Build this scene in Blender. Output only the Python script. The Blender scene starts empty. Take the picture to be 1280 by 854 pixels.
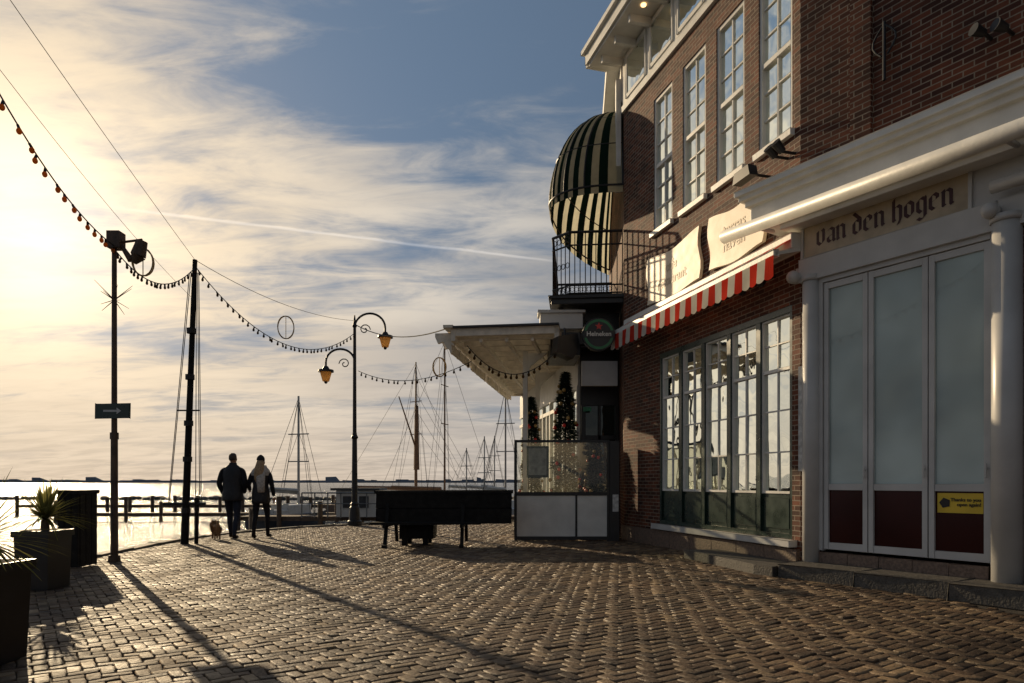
import bpy, math, random
import numpy as np
from mathutils import Vector, Matrix
random.seed(7); np.random.seed(7)
S=bpy.context.scene
S.view_settings.view_transform='Standard'
try: S.view_settings.look='None'
except Exception: pass
S.view_settings.exposure=0; S.view_settings.gamma=1
COL=S.collection
pi=math.pi
# ------------------------------------------------------------------ materials
def new_mat(name):
    m=bpy.data.materials.new(name); m.use_nodes=True
    nt=m.node_tree; nt.nodes.clear()
    out=nt.nodes.new('ShaderNodeOutputMaterial')
    return m,nt,out
def pmat(name,col,rough=.5,metal=0,var=.25,nscale=6,bump=.0,bscale=40,coord='Object',spec=.5,emit=None,es=0):
    m,nt,out=new_mat(name); N=nt.nodes; L=nt.links
    b=N.new('ShaderNodeBsdfPrincipled'); L.new(b.outputs[0],out.inputs[0])
    tc=N.new('ShaderNodeTexCoord')
    nz=N.new('ShaderNodeTexNoise'); nz.inputs['Scale'].default_value=nscale; nz.inputs['Detail'].default_value=6
    L.new(tc.outputs[coord],nz.inputs['Vector'])
    r=N.new('ShaderNodeMapRange'); r.inputs[1].default_value=.3; r.inputs[2].default_value=.7
    r.inputs[3].default_value=1-var; r.inputs[4].default_value=1+var
    L.new(nz.outputs[0],r.inputs[0])
    mx=N.new('ShaderNodeVectorMath'); mx.operation='SCALE'; mx.inputs[0].default_value=col[:3]
    L.new(r.outputs[0],mx.inputs['Scale']); L.new(mx.outputs[0],b.inputs['Base Color'])
    r2=N.new('ShaderNodeMapRange'); r2.inputs[3].default_value=max(.02,rough-.1); r2.inputs[4].default_value=min(1,rough+.12)
    L.new(nz.outputs[0],r2.inputs[0]); L.new(r2.outputs[0],b.inputs['Roughness'])
    b.inputs['Metallic'].default_value=metal
    b.inputs['Specular IOR Level'].default_value=spec
    if bump>0:
        n2=N.new('ShaderNodeTexNoise'); n2.inputs['Scale'].default_value=bscale; n2.inputs['Detail'].default_value=4
        L.new(tc.outputs[coord],n2.inputs['Vector'])
        bp=N.new('ShaderNodeBump'); bp.inputs['Strength'].default_value=bump; bp.inputs['Distance'].default_value=.02
        L.new(n2.outputs[0],bp.inputs['Height']); L.new(bp.outputs[0],b.inputs['Normal'])
    if emit:
        b.inputs['Emission Color'].default_value=(*emit,1); b.inputs['Emission Strength'].default_value=es
    return m
def brick_mat():
    m,nt,out=new_mat('brick_masonry'); N=nt.nodes; L=nt.links
    b=N.new('ShaderNodeBsdfPrincipled'); L.new(b.outputs[0],out.inputs[0])
    tc=N.new('ShaderNodeTexCoord'); br=N.new('ShaderNodeTexBrick')
    L.new(tc.outputs['UV'],br.inputs['Vector'])
    br.inputs['Scale'].default_value=1; br.inputs['Brick Width'].default_value=.22; br.inputs['Row Height'].default_value=.068
    br.inputs['Mortar Size'].default_value=.0075; br.inputs['Mortar Smooth'].default_value=.2; br.inputs['Bias'].default_value=-.1
    br.inputs['Color1'].default_value=(.050,.015,.008,1); br.inputs['Color2'].default_value=(.185,.056,.026,1)
    br.inputs['Mortar'].default_value=(.26,.205,.155,1)
    nz=N.new('ShaderNodeTexNoise'); nz.inputs['Scale'].default_value=1.6; nz.inputs['Detail'].default_value=9; nz.inputs['Roughness'].default_value=.65; L.new(tc.outputs['UV'],nz.inputs['Vector'])
    r=N.new('ShaderNodeMapRange'); r.inputs[1].default_value=.3; r.inputs[2].default_value=.7; r.inputs[3].default_value=.5; r.inputs[4].default_value=1.35
    L.new(nz.outputs[0],r.inputs[0])
    mx=N.new('ShaderNodeVectorMath'); mx.operation='SCALE'; L.new(br.outputs['Color'],mx.inputs[0]); L.new(r.outputs[0],mx.inputs['Scale'])
    L.new(mx.outputs[0],b.inputs['Base Color']); b.inputs['Roughness'].default_value=.78; b.inputs['Specular IOR Level'].default_value=.3
    n2=N.new('ShaderNodeTexNoise'); n2.inputs['Scale'].default_value=60; L.new(tc.outputs['UV'],n2.inputs['Vector'])
    a=N.new('ShaderNodeMath'); a.operation='MULTIPLY_ADD'; a.inputs[1].default_value=-1.0
    L.new(br.outputs['Fac'],a.inputs[0]); 
    k=N.new('ShaderNodeMath'); k.operation='MULTIPLY'; k.inputs[1].default_value=.5; L.new(n2.outputs[0],k.inputs[0]); L.new(k.outputs[0],a.inputs[2])
    bp=N.new('ShaderNodeBump'); bp.inputs['Strength'].default_value=.8; bp.inputs['Distance'].default_value=.008
    L.new(a.outputs[0],bp.inputs['Height']); L.new(bp.outputs[0],b.inputs['Normal'])
    return m
def paver_mat():
    m,nt,out=new_mat('clay_pavers'); N=nt.nodes; L=nt.links
    b=N.new('ShaderNodeBsdfPrincipled'); L.new(b.outputs[0],out.inputs[0])
    tc=N.new('ShaderNodeTexCoord'); g=N.new('ShaderNodeNewGeometry')
    cr=N.new('ShaderNodeValToRGB'); e=cr.color_ramp.elements
    e[0].position=0; e[0].color=(.055,.034,.019,1); e[1].position=1; e[1].color=(.25,.17,.092,1)
    x=e.new(.35); x.color=(.11,.064,.033,1); x=e.new(.75); x.color=(.16,.108,.062,1)
    L.new(g.outputs['Random Per Island'],cr.inputs[0])
    nz=N.new('ShaderNodeTexNoise'); nz.inputs['Scale'].default_value=.7; nz.inputs['Detail'].default_value=9; nz.inputs['Roughness'].default_value=.65
    L.new(tc.outputs['Object'],nz.inputs['Vector'])
    r=N.new('ShaderNodeMapRange'); r.inputs[1].default_value=.3; r.inputs[2].default_value=.7; r.inputs[3].default_value=.5; r.inputs[4].default_value=1.4
    L.new(nz.outputs[0],r.inputs[0])
    mx=N.new('ShaderNodeVectorMath'); mx.operation='SCALE'; L.new(cr.outputs[0],mx.inputs[0]); L.new(r.outputs[0],mx.inputs['Scale'])
    L.new(mx.outputs[0],b.inputs['Base Color'])
    r2=N.new('ShaderNodeMapRange'); r2.inputs[1].default_value=.3; r2.inputs[2].default_value=.7; r2.inputs[3].default_value=.52; r2.inputs[4].default_value=.80
    n3=N.new('ShaderNodeTexNoise'); n3.inputs['Scale'].default_value=2.3; n3.inputs['Detail'].default_value=6; L.new(tc.outputs['Object'],n3.inputs['Vector'])
    L.new(n3.outputs[0],r2.inputs[0]); L.new(r2.outputs[0],b.inputs['Roughness']); b.inputs['Specular IOR Level'].default_value=.42
    n2=N.new('ShaderNodeTexNoise'); n2.inputs['Scale'].default_value=28; n2.inputs['Detail'].default_value=8; n2.inputs['Roughness'].default_value=.65; L.new(tc.outputs['Object'],n2.inputs['Vector'])
    bp=N.new('ShaderNodeBump'); bp.inputs['Strength'].default_value=1.0; bp.inputs['Distance'].default_value=.014
    L.new(n2.outputs[0],bp.inputs['Height']); L.new(bp.outputs[0],b.inputs['Normal'])
    return m
def glass_mirror(name,base,ior=1.9,wave=.02,rough=.02,tint=(.92,.95,.97)):
    m,nt,out=new_mat(name); N=nt.nodes; L=nt.links
    fr=N.new('ShaderNodeFresnel'); fr.inputs['IOR'].default_value=ior
    d=N.new('ShaderNodeBsdfDiffuse'); gl=N.new('ShaderNodeBsdfGlossy'); gl.inputs['Roughness'].default_value=rough
    gl.inputs['Color'].default_value=(*tint,1)
    tc=N.new('ShaderNodeTexCoord'); nz=N.new('ShaderNodeTexNoise'); nz.inputs['Scale'].default_value=1.6; nz.inputs['Detail'].default_value=2
    L.new(tc.outputs['Object'],nz.inputs['Vector'])
    n2=N.new('ShaderNodeTexNoise'); n2.inputs['Scale'].default_value=1.1; L.new(tc.outputs['Object'],n2.inputs['Vector'])
    r=N.new('ShaderNodeMapRange'); r.inputs[1].default_value=.3; r.inputs[2].default_value=.7; r.inputs[3].default_value=.7; r.inputs[4].default_value=1.25; L.new(n2.outputs[0],r.inputs[0])
    mx=N.new('ShaderNodeVectorMath'); mx.operation='SCALE'; mx.inputs[0].default_value=base; L.new(r.outputs[0],mx.inputs['Scale']); L.new(mx.outputs[0],d.inputs['Color'])
    bp=N.new('ShaderNodeBump'); bp.inputs['Strength'].default_value=wave*10; bp.inputs['Distance'].default_value=.02
    L.new(nz.outputs[0],bp.inputs['Height']); L.new(bp.outputs[0],gl.inputs['Normal'])
    mix=N.new('ShaderNodeMixShader'); L.new(fr.outputs[0],mix.inputs[0]); L.new(d.outputs[0],mix.inputs[1]); L.new(gl.outputs[0],mix.inputs[2]); L.new(mix.outputs[0],out.inputs[0])
    return m
def glass_clear():
    m,nt,out=new_mat('screen_glass'); N=nt.nodes; L=nt.links
    fr=N.new('ShaderNodeFresnel'); fr.inputs['IOR'].default_value=1.5
    t=N.new('ShaderNodeBsdfTransparent'); t.inputs['Color'].default_value=(.90,.92,.86,1)
    gl=N.new('ShaderNodeBsdfGlossy'); gl.inputs['Roughness'].default_value=.05
    d=N.new('ShaderNodeBsdfDiffuse'); d.inputs['Color'].default_value=(.55,.52,.42,1)
    tr=N.new('ShaderNodeBsdfTranslucent'); tr.inputs['Color'].default_value=(.6,.55,.42,1)
    ms=N.new('ShaderNodeMixShader'); L.new(d.outputs[0],ms.inputs[1]); L.new(tr.outputs[0],ms.inputs[2])
    nz=N.new('ShaderNodeTexNoise'); nz.inputs['Scale'].default_value=3; nz.inputs['Detail'].default_value=6
    r=N.new('ShaderNodeMapRange'); r.inputs[3].default_value=.0; r.inputs[4].default_value=.32; L.new(nz.outputs[0],r.inputs[0])
    m1=N.new('ShaderNodeMixShader'); L.new(r.outputs[0],m1.inputs[0]); L.new(t.outputs[0],m1.inputs[1]); L.new(ms.outputs[0],m1.inputs[2])
    m2=N.new('ShaderNodeMixShader'); L.new(fr.outputs[0],m2.inputs[0]); L.new(m1.outputs[0],m2.inputs[1]); L.new(gl.outputs[0],m2.inputs[2]); L.new(m2.outputs[0],out.inputs[0])
    return m
def fabric(name,col,trans=.5):
    m,nt,out=new_mat(name); N=nt.nodes; L=nt.links
    d=N.new('ShaderNodeBsdfDiffuse'); t=N.new('ShaderNodeBsdfTranslucent')
    nz=N.new('ShaderNodeTexNoise'); nz.inputs['Scale'].default_value=5; nz.inputs['Detail'].default_value=5
    tc=N.new('ShaderNodeTexCoord'); L.new(tc.outputs['Object'],nz.inputs['Vector'])
    r=N.new('ShaderNodeMapRange'); r.inputs[3].default_value=.7; r.inputs[4].default_value=1.2; L.new(nz.outputs[0],r.inputs[0])
    mx=N.new('ShaderNodeVectorMath'); mx.operation='SCALE'; mx.inputs[0].default_value=col; L.new(r.outputs[0],mx.inputs['Scale'])
    L.new(mx.outputs[0],d.inputs[0]); L.new(mx.outputs[0],t.inputs[0])
    mix=N.new('ShaderNodeMixShader'); mix.inputs[0].default_value=trans; L.new(d.outputs[0],mix.inputs[1]); L.new(t.outputs[0],mix.inputs[2]); L.new(mix.outputs[0],out.inputs[0])
    return m
def water_mat():
    m,nt,out=new_mat('sea_water'); N=nt.nodes; L=nt.links
    b=N.new('ShaderNodeBsdfPrincipled'); L.new(b.outputs[0],out.inputs[0])
    b.inputs['Base Color'].default_value=(.03,.055,.07,1); b.inputs['Roughness'].default_value=.16; b.inputs['IOR'].default_value=1.33
    tc=N.new('ShaderNodeTexCoord'); mp=N.new('ShaderNodeMapping'); mp.inputs['Scale'].default_value=(.7,1.3,1); mp.inputs['Rotation'].default_value=(0,0,.4)
    L.new(tc.outputs['Object'],mp.inputs['Vector'])
    n1=N.new('ShaderNodeTexNoise'); n1.inputs['Scale'].default_value=1.4; n1.inputs['Detail'].default_value=7; n1.inputs['Roughness'].default_value=.6; L.new(mp.outputs[0],n1.inputs['Vector'])
    bp=N.new('ShaderNodeBump'); bp.inputs['Strength'].default_value=1.0; bp.inputs['Distance'].default_value=.42
    L.new(n1.outputs[0],bp.inputs['Height']); L.new(bp.outputs[0],b.inputs['Normal'])
    return m
BRICK=brick_mat(); PAVER=paver_mat(); WATER=water_mat()
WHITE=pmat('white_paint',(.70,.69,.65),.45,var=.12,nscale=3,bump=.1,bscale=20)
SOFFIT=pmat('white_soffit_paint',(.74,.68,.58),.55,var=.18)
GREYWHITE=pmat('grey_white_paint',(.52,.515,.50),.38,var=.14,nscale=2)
CREAM=pmat('cream_sign_board',(.82,.68,.50),.5,var=.15,nscale=5)
TANB=pmat('tan_fascia_board',(.46,.38,.27),.5,var=.2,nscale=5)
GREEN=pmat('dark_green_paint',(.014,.034,.026),.28,var=.3)
BLACK=pmat('black_paint',(.012,.012,.013),.4,var=.4)
IRON=pmat('painted_iron',(.02,.02,.022),.45,metal=.3,var=.4)
BLKWOOD=pmat('black_stained_wood',(.013,.012,.011),.7,var=.5,nscale=9,bump=.4,spec=.18)
WOOD=pmat('weathered_wood',(.10,.065,.042),.7,var=.4,bump=.4)
GRANITE=pmat('granite_plinth',(.17,.115,.085),.6,var=.4,nscale=30,bump=.4)
STEPM=pmat('stone_step',(.075,.068,.058),.7,var=.4,nscale=14,bump=.5)
CONC=pmat('quay_concrete',(.13,.12,.105),.75,var=.4,nscale=5,bump=.5)
SAND=pmat('joint_sand',(.035,.027,.019),.95,var=.4,nscale=20,bump=.5)
ROOF=pmat('dark_roof_slate',(.03,.032,.038),.5,var=.4)
GLASSW=glass_mirror('window_glass',(.010,.020,.018),1.62,.05,tint=(.86,.92,.88))
GLASSD=glass_mirror('door_glass',(.36,.44,.43),1.7,.003,.03,tint=(.94,.97,.93))
GLASSR=glass_mirror('maroon_door_panel',(.045,.010,.008),1.3,.006,.15)
SCREEN=glass_clear()
REDF=fabric('red_canvas',(.62,.05,.03),.35); WHF=fabric('white_canvas',(.80,.76,.66),.45)
DKF=fabric('dark_green_canvas',(.010,.024,.017),.1); GOLDF=fabric('cream_canvas',(.60,.57,.43),.6)
BULB=fabric('amber_bulb_glass',(.62,.27,.08),.7); BULBD=fabric('dim_bulb_glass',(.12,.07,.03),.5); CABLE=pmat('black_cable',(.012,.012,.012),.6)
TEXTM=pmat('maroon_lettering',(.05,.012,.016),.5); FAINT=pmat('faded_lettering',(.60,.47,.31),.5); GOLDTXT=pmat('ochre_paint',(.34,.22,.07),.5)
REDL=pmat('red_enamel',(.6,.03,.02),.35); GRN2=pmat('green_enamel',(.015,.16,.05),.3); YEL=pmat('yellow_notice',(.72,.50,.04),.5,var=.1)
PAPER=pmat('paper_poster',(.55,.55,.53),.7,var=.3,nscale=14)
STEEL=pmat('galvanised_steel',(.16,.165,.17),.5,metal=.3)
# ------------------------------------------------------------------ builders
class Frame:
    def __init__(s,ox,oy,u,n): s.o=Vector((ox,oy,0)); s.u=Vector((*u,0)); s.n=Vector((*n,0))
    def p(s,a,o,z): return s.o+s.u*a+s.n*o+Vector((0,0,z))
NX,NY=3.86,9.144
FA=Frame(NX,NY,(-.2709,.9626),(-.9626,-.2709))
FB=Frame(NX,NY,(.551,-.8345),(-.8345,-.551))
FE=Frame(2.37,14.44,(.0931,.9957),(-.9957,.0931))
FW=Frame(0,0,(1,0),(0,1))
class MB:
    def __init__(s): s.v=[];s.f=[];s.uv=[];s.mi=[]
    def face(s,pts,uv=None,mi=0):
        b=len(s.v); s.v+= [tuple(p) for p in pts]; s.f.append(tuple(range(b,b+len(pts)))); s.uv.append(uv or [(0,0)]*len(pts)); s.mi.append(mi)
    def box(s,F,a0,a1,o0,o1,z0,z1,mi=0):
        c=[F.p(a,o,z) for z in (z0,z1) for (a,o) in ((a0,o0),(a1,o0),(a1,o1),(a0,o1))]
        uvs={ (0,1,5,4):[(a0,z0),(a1,z0),(a1,z1),(a0,z1)], (3,2,6,7):[(a0,z0),(a1,z0),(a1,z1),(a0,z1)],
              (1,2,6,5):[(o0,z0),(o1,z0),(o1,z1),(o0,z1)], (0,3,7,4):[(o0,z0),(o1,z0),(o1,z1),(o0,z1)],
              (4,5,6,7):[(a0,o0),(a1,o0),(a1,o1),(a0,o1)], (0,1,2,3):[(a0,o0),(a1,o0),(a1,o1),(a0,o1)]}
        b=len(s.v); s.v+=[tuple(p) for p in c]
        for k,uv in uvs.items(): s.f.append(tuple(b+i for i in k)); s.uv.append(uv); s.mi.append(mi)
        return s
    def wbox(s,x0,x1,y0,y1,z0,z1,mi=0): return s.box(FW,x0,x1,y0,y1,z0,z1,mi)
    def cyl(s,p0,p1,r0,r1=None,seg=8,cap=True,mi=0):
        r1=r0 if r1 is None else r1
        p0=Vector(p0);p1=Vector(p1);d=(p1-p0)
        if d.length<1e-6: return s
        d.normalize(); a=d.orthogonal().normalized(); b2=d.cross(a)
        b=len(s.v)
        for p,r in((p0,r0),(p1,r1)):
            for i in range(seg):
                t=2*pi*i/seg; s.v.append(tuple(p+(a*math.cos(t)+b2*math.sin(t))*r))
        for i in range(seg):
            j=(i+1)%seg; s.f.append((b+i,b+j,b+seg+j,b+seg+i)); s.uv.append([(0,0)]*4); s.mi.append(mi)
        if cap:
            s.f.append(tuple(b+i for i in reversed(range(seg)))); s.uv.append([(0,0)]*seg); s.mi.append(mi)
            s.f.append(tuple(b+seg+i for i in range(seg))); s.uv.append([(0,0)]*seg); s.mi.append(mi)
        return s
    def tube(s,pts,r,seg=6,mi=0,r1=None):
        n=len(pts)-1; r1=r if r1 is None else r1
        for i in range(n):
            s.cyl(pts[i],pts[i+1],r+(r1-r)*i/n,r+(r1-r)*(i+1)/n,seg,True,mi)
        return s
    def ball(s,c,r,seg=8,rings=6,sz=1,mi=0,sx=1,sy=1):
        c=Vector(c);b=len(s.v)
        for i in range(rings+1):
            ph=pi*i/rings-pi/2
            for j in range(seg):
                t=2*pi*j/seg; s.v.append((c.x+r*sx*math.cos(ph)*math.cos(t),c.y+r*sy*math.cos(ph)*math.sin(t),c.z+r*sz*math.sin(ph)))
        for i in range(rings):
            for j in range(seg):
                k=(j+1)%seg; s.f.append((b+i*seg+j,b+i*seg+k,b+(i+1)*seg+k,b+(i+1)*seg+j)); s.uv.append([(0,0)]*4); s.mi.append(mi)
        return s
    def loft(s,rings,seg=16,mi=0,cap=True):
        b=len(s.v)
        for (cx,cy,z,rx,ry) in rings:
            for j in range(seg):
                t=2*pi*j/seg; s.v.append((cx+rx*math.cos(t),cy+ry*math.sin(t),z))
        for i in range(len(rings)-1):
            for j in range(seg):
                k=(j+1)%seg; s.f.append((b+i*seg+j,b+i*seg+k,b+(i+1)*seg+k,b+(i+1)*seg+j)); s.uv.append([(0,0)]*4); s.mi.append(mi)
        if cap:
            s.f.append(tuple(b+j for j in reversed(range(seg)))); s.uv.append([(0,0)]*seg); s.mi.append(mi)
            e=b+(len(rings)-1)*seg
            s.f.append(tuple(e+j for j in range(seg))); s.uv.append([(0,0)]*seg); s.mi.append(mi)
        return s
    def prism(s,pts2,F,o0,o1,mi=0):
        A=[F.p(a,o1,z) for a,z in pts2]; Bk=[F.p(a,o0,z) for a,z in pts2]
        s.face(A,mi=mi); s.face(Bk[::-1],mi=mi)
        n=len(pts2)
        for i in range(n):
            j=(i+1)%n; s.face([A[i],Bk[i],Bk[j],A[j]],mi=mi)
        return s
    def obj(s,name,mats,parent=None,smooth=False,bevel=0,loc=None,rotz=0):
        me=bpy.data.meshes.new(name); me.from_pydata(s.v,[],s.f)
        if not isinstance(mats,(list,tuple)): mats=[mats]
        for m in mats: me.materials.append(m)
        ul=me.uv_layers.new(name='UVMap')
        flat=[c for f in s.uv for c in f]
        ul.data.foreach_set('uv',np.array(flat,dtype=np.float32).ravel())
        me.polygons.foreach_set('material_index',s.mi)
        if smooth: me.polygons.foreach_set('use_smooth',[True]*len(s.f))
        me.update()
        o=bpy.data.objects.new(name,me); COL.objects.link(o)
        if parent: o.parent=parent
        if loc is not None: o.location=loc
        o.rotation_euler[2]=rotz
        if bevel>0:
            w=o.modifiers.new('bev','BEVEL'); w.width=bevel; w.segments=2; w.limit_method='ANGLE'
        return o
def grp(name,loc=(0,0,0),rotz=0):
    e=bpy.data.objects.new(name,None); COL.objects.link(e); e.location=loc; e.rotation_euler[2]=rotz; return e
def text(name,body,F,a,o,z,size,mat,parent,rev=False,ext=.004,align='CENTER'):
    cu=bpy.data.curves.new(name,'FONT'); cu.body=body; cu.size=size; cu.extrude=ext; cu.align_x=align; cu.offset=size*.015
    cu.materials.append(mat)
    ob=bpy.data.objects.new(name,cu); COL.objects.link(ob); ob.parent=parent
    X=(-F.u if rev else F.u); Z=F.n; Y=Vector((0,0,1)); p=F.p(a,o,z)
    ob.matrix_local=Matrix(((X.x,Y.x,Z.x,p.x),(X.y,Y.y,Z.y,p.y),(X.z,Y.z,Z.z,p.z),(0,0,0,1)))
    return ob
def wall(mb,F,a0,a1,z0,z1,holes,dep=.14):
    As=sorted({a0,a1,*[h[0] for h in holes],*[h[1] for h in holes]}); Zs=sorted({z0,z1,*[h[2] for h in holes],*[h[3] for h in holes]})
    for i in range(len(As)-1):
        for j in range(len(Zs)-1):
            ca=(As[i]+As[i+1])/2; cz=(Zs[j]+Zs[j+1])/2
            if any(h[0]<ca<h[1] and h[2]<cz<h[3] for h in holes): continue
            A,Bq,C,D=As[i],As[i+1],Zs[j],Zs[j+1]
            mb.face([F.p(A,0,C),F.p(Bq,0,C),F.p(Bq,0,D),F.p(A,0,D)],[(A,C),(Bq,C),(Bq,D),(A,D)])
    for (A,Bq,C,D) in holes:
        for (p,q) in (((A,C),(A,D)),((Bq,C),(Bq,D))):
            mb.face([F.p(p[0],0,p[1]),F.p(p[0],-dep,p[1]),F.p(q[0],-dep,q[1]),F.p(q[0],0,q[1])],[(0,C),(dep,C),(dep,D),(0,D)])
        for zz in (C,D):
            mb.face([F.p(A,0,zz),F.p(Bq,0,zz),F.p(Bq,-dep,zz),F.p(A,-dep,zz)],[(A,0),(Bq,0),(Bq,dep),(A,dep)])
# ------------------------------------------------------------------ quay ground
edge=[(-7.4,-8),(-7.0,3),(-6.8,8),(-6.8,11),(-6.95,13.2),(-6.9,15),(-6.5,16.6),(-5.7,18.2),(-4.2,19.6),(-2,20.6),(1,21.3),(5,22),(14,23.5)]
poly=edge+[(14,-8)]
mb=MB(); mb.face([(x,y,-.022) for x,y in poly][::-1]); mb.obj('ground',SAND)
px=np.array([p[0] for p in poly]);py=np.array([p[1] for p in poly])
def inside(X,Y):
    r=np.zeros(X.shape,bool);n=len(px);j=n-1
    for i in range(n):
        c=((py[i]>Y)!=(py[j]>Y))&(X<(px[j]-px[i])*(Y-py[i])/(py[j]-py[i]+1e-12)+px[i]); r^=c; j=i
    return r
a=.086; R=290
gx,gy=np.meshgrid(np.arange(-R,R),np.arange(-R,R)); gx=gx.ravel();gy=gy.ravel(); d=(gx-gy)%4
H=d==0; V=d==3
cx=np.concatenate([gx[H]+1.0,gx[V]+.5])*a; cy=np.concatenate([gy[H]+.5,gy[V]+1.0])*a
hx=np.concatenate([np.full(H.sum(),a-.0035),np.full(V.sum(),a/2-.0035)]); hy=np.concatenate([np.full(H.sum(),a/2-.0035),np.full(V.sum(),a-.0035)])
th=math.radians(45-9); c_,s_=math.cos(th),math.sin(th); OX,OY=0,6
wx=cx*c_-cy*s_+OX; wy=cx*s_+cy*c_+OY
fa=((wx-NX)*FA.n.x+(wy-NY)*FA.n.y); fb=((wx-NX)*FB.n.x+(wy-NY)*FB.n.y)
keep=inside(wx,wy)&inside(wx-.22,wy)&inside(wx,wy+.18)&((fa>.05)|(wy>14.6))&((fb>.05)|(wy>NY))&(wx<7.5)&(wy>-3)
cx,cy,hx,hy,wx,wy=[q[keep] for q in(cx,cy,hx,hy,wx,wy)]
n=len(cx); tx=np.random.normal(0,.026,n); ty=np.random.normal(0,.026,n); dz=np.random.normal(0,.0025,n)+.004*np.sin(wx*.9+np.sin(wy*.7))*np.cos(wy*.6)
rot=np.random.normal(0,.03,n); jx=np.random.normal(0,.002,n); jy=np.random.normal(0,.002,n)
verts=np.zeros((n,16,3))
k=0
for lvl,(ins,z) in enumerate(((.013,0.0),(.004,-.0022),(0,-.008),(0,-.036))):
    for sx,sy in((-1,-1),(1,-1),(1,1),(-1,1)):
        lx=sx*(hx-ins); ly=sy*(hy-ins)
        zz=z+dz+tx*lx+ty*ly
        ax=cx+jx+lx-rot*ly; ay=cy+jy+ly+rot*lx
        verts[:,k,0]=ax*c_-ay*s_+OX; verts[:,k,1]=ax*s_+ay*c_+OY; verts[:,k,2]=zz; k+=1
fb_=[[0,1,2,3]]+[[4*l+i+4,4*l+(i+1)%4+4,4*l+(i+1)%4,4*l+i] for l in(0,1,2) for i in range(4)]
faces=(np.arange(n)[:,None,None]*16+np.array(fb_)[None]).reshape(-1,4)
me=bpy.data.meshes.new('pavement'); nv=n*16; nf=len(faces)
me.vertices.add(nv); me.vertices.foreach_set('co',verts.ravel().astype(np.float32))
me.loops.add(nf*4); me.loops.foreach_set('vertex_index',faces.ravel().astype(np.int32))
me.polygons.add(nf); me.polygons.foreach_set('loop_start',np.arange(nf,dtype=np.int32)*4)
try: me.polygons.foreach_set('loop_total',np.full(nf,4,dtype=np.int32))
except Exception: pass
me.materials.append(PAVER); me.update(); me.validate()
COL.objects.link(bpy.data.objects.new('pavement',me))
print('pavers',n)
g=grp('quay_wall')
mb=MB(); mk=MB()
for i in range(len(edge)-1):
    p=Vector((*edge[i],0));q=Vector((*edge[i+1],0)); t=(q-p); Ln=t.length; t.normalize(); nn=Vector((t.y,-t.x,0))
    mb.face([p+Vector((0,0,-3)),q+Vector((0,0,-3)),q-Vector((0,0,.02)),p-Vector((0,0,.02))])
    F=Frame(p.x,p.y,(t.x,t.y),(nn.x,nn.y)); m=max(1,int(Ln/.9))
    for j in range(m): mk.box(F,j*Ln/m+.006,(j+1)*Ln/m-.006,-.08,.17,-.25,.028+random.uniform(0,.008))
mb.obj('wall_face',CONC,g); mk.obj('kerb_stones',CONC,g,bevel=.012)
mb=MB(); mb.face([(-9000,-3000,-1.05),(9000,-3000,-1.05),(9000,15000,-1.05),(-9000,15000,-1.05)]); mb.obj('water',WATER)
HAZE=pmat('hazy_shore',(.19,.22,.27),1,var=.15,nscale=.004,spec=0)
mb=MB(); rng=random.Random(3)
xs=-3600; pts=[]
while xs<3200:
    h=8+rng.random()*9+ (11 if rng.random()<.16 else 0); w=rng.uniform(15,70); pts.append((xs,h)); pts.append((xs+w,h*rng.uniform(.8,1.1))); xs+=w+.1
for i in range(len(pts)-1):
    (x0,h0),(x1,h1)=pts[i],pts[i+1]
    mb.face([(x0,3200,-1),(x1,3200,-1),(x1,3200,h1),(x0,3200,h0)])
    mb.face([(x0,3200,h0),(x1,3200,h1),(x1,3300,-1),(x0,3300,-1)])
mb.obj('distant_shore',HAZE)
# ------------------------------------------------------------------ brick building
bld=grp('brick_building')
UW=[(.16,.90),(1.25,2.01),(2.33,3.08),(3.45,4.17)]; UZ=(6.0,8.55)
GWIN=(.16,3.92,.42,3.62)
holes=[(a0,a1,*UZ) for a0,a1 in UW]+[GWIN]
mb=MB(); wall(mb,FA,0,5.5,0,10.3,holes)
wall(mb,FB,0,8,0,10.3,[(.12,2.45,0,4.62)],.05)
wall(mb,FE,0,6.4,0,10.3,[])
e1=FE.p(6.4,0,0); e2=FB.p(8,0,0)
def side(p,q,z0=0,z1=10.3):
    Ln=(q-p).length; mb.face([p+Vector((0,0,z0)),q+Vector((0,0,z0)),q+Vector((0,0,z1)),p+Vector((0,0,z1))],[(0,z0),(Ln,z0),(Ln,z1),(0,z1)])
c1=Vector((14,22,0)); c2=Vector((16,6,0))
side(e1,c1); side(c1,c2); side(c2,e2)
mb.box(FB,.72,.98,0.002,.05,5.15,10.3)
mb.obj('brick_walls',BRICK,bld)
mb=MB(); top=[FA.p(5.5,0,10.3),FA.p(0,0,10.3),e2+Vector((0,0,10.3)),c2+Vector((0,0,10.3)),c1+Vector((0,0,10.3)),e1+Vector((0,0,10.3))]
mb.face(top)
cen=sum(top,Vector())/6; up=[t+(cen-t)*.16+Vector((0,0,2.6)) for t in top]
for i in range(6):
    j=(i+1)%6; mb.face([top[i],top[j],up[j],up[i]])
mb.face(up); mb.obj('mansard_roof',ROOF,bld,loc=(0,0,.35))
mb=MB(); mb.box(FA,.1,4.0,-1.6,-1.55,.2,9); mb.obj('dark_window_backing',BLACK,bld)  # dark backing behind the windows; the rooms' shade is put into its black
mw=MB(); gl=MB()
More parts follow.
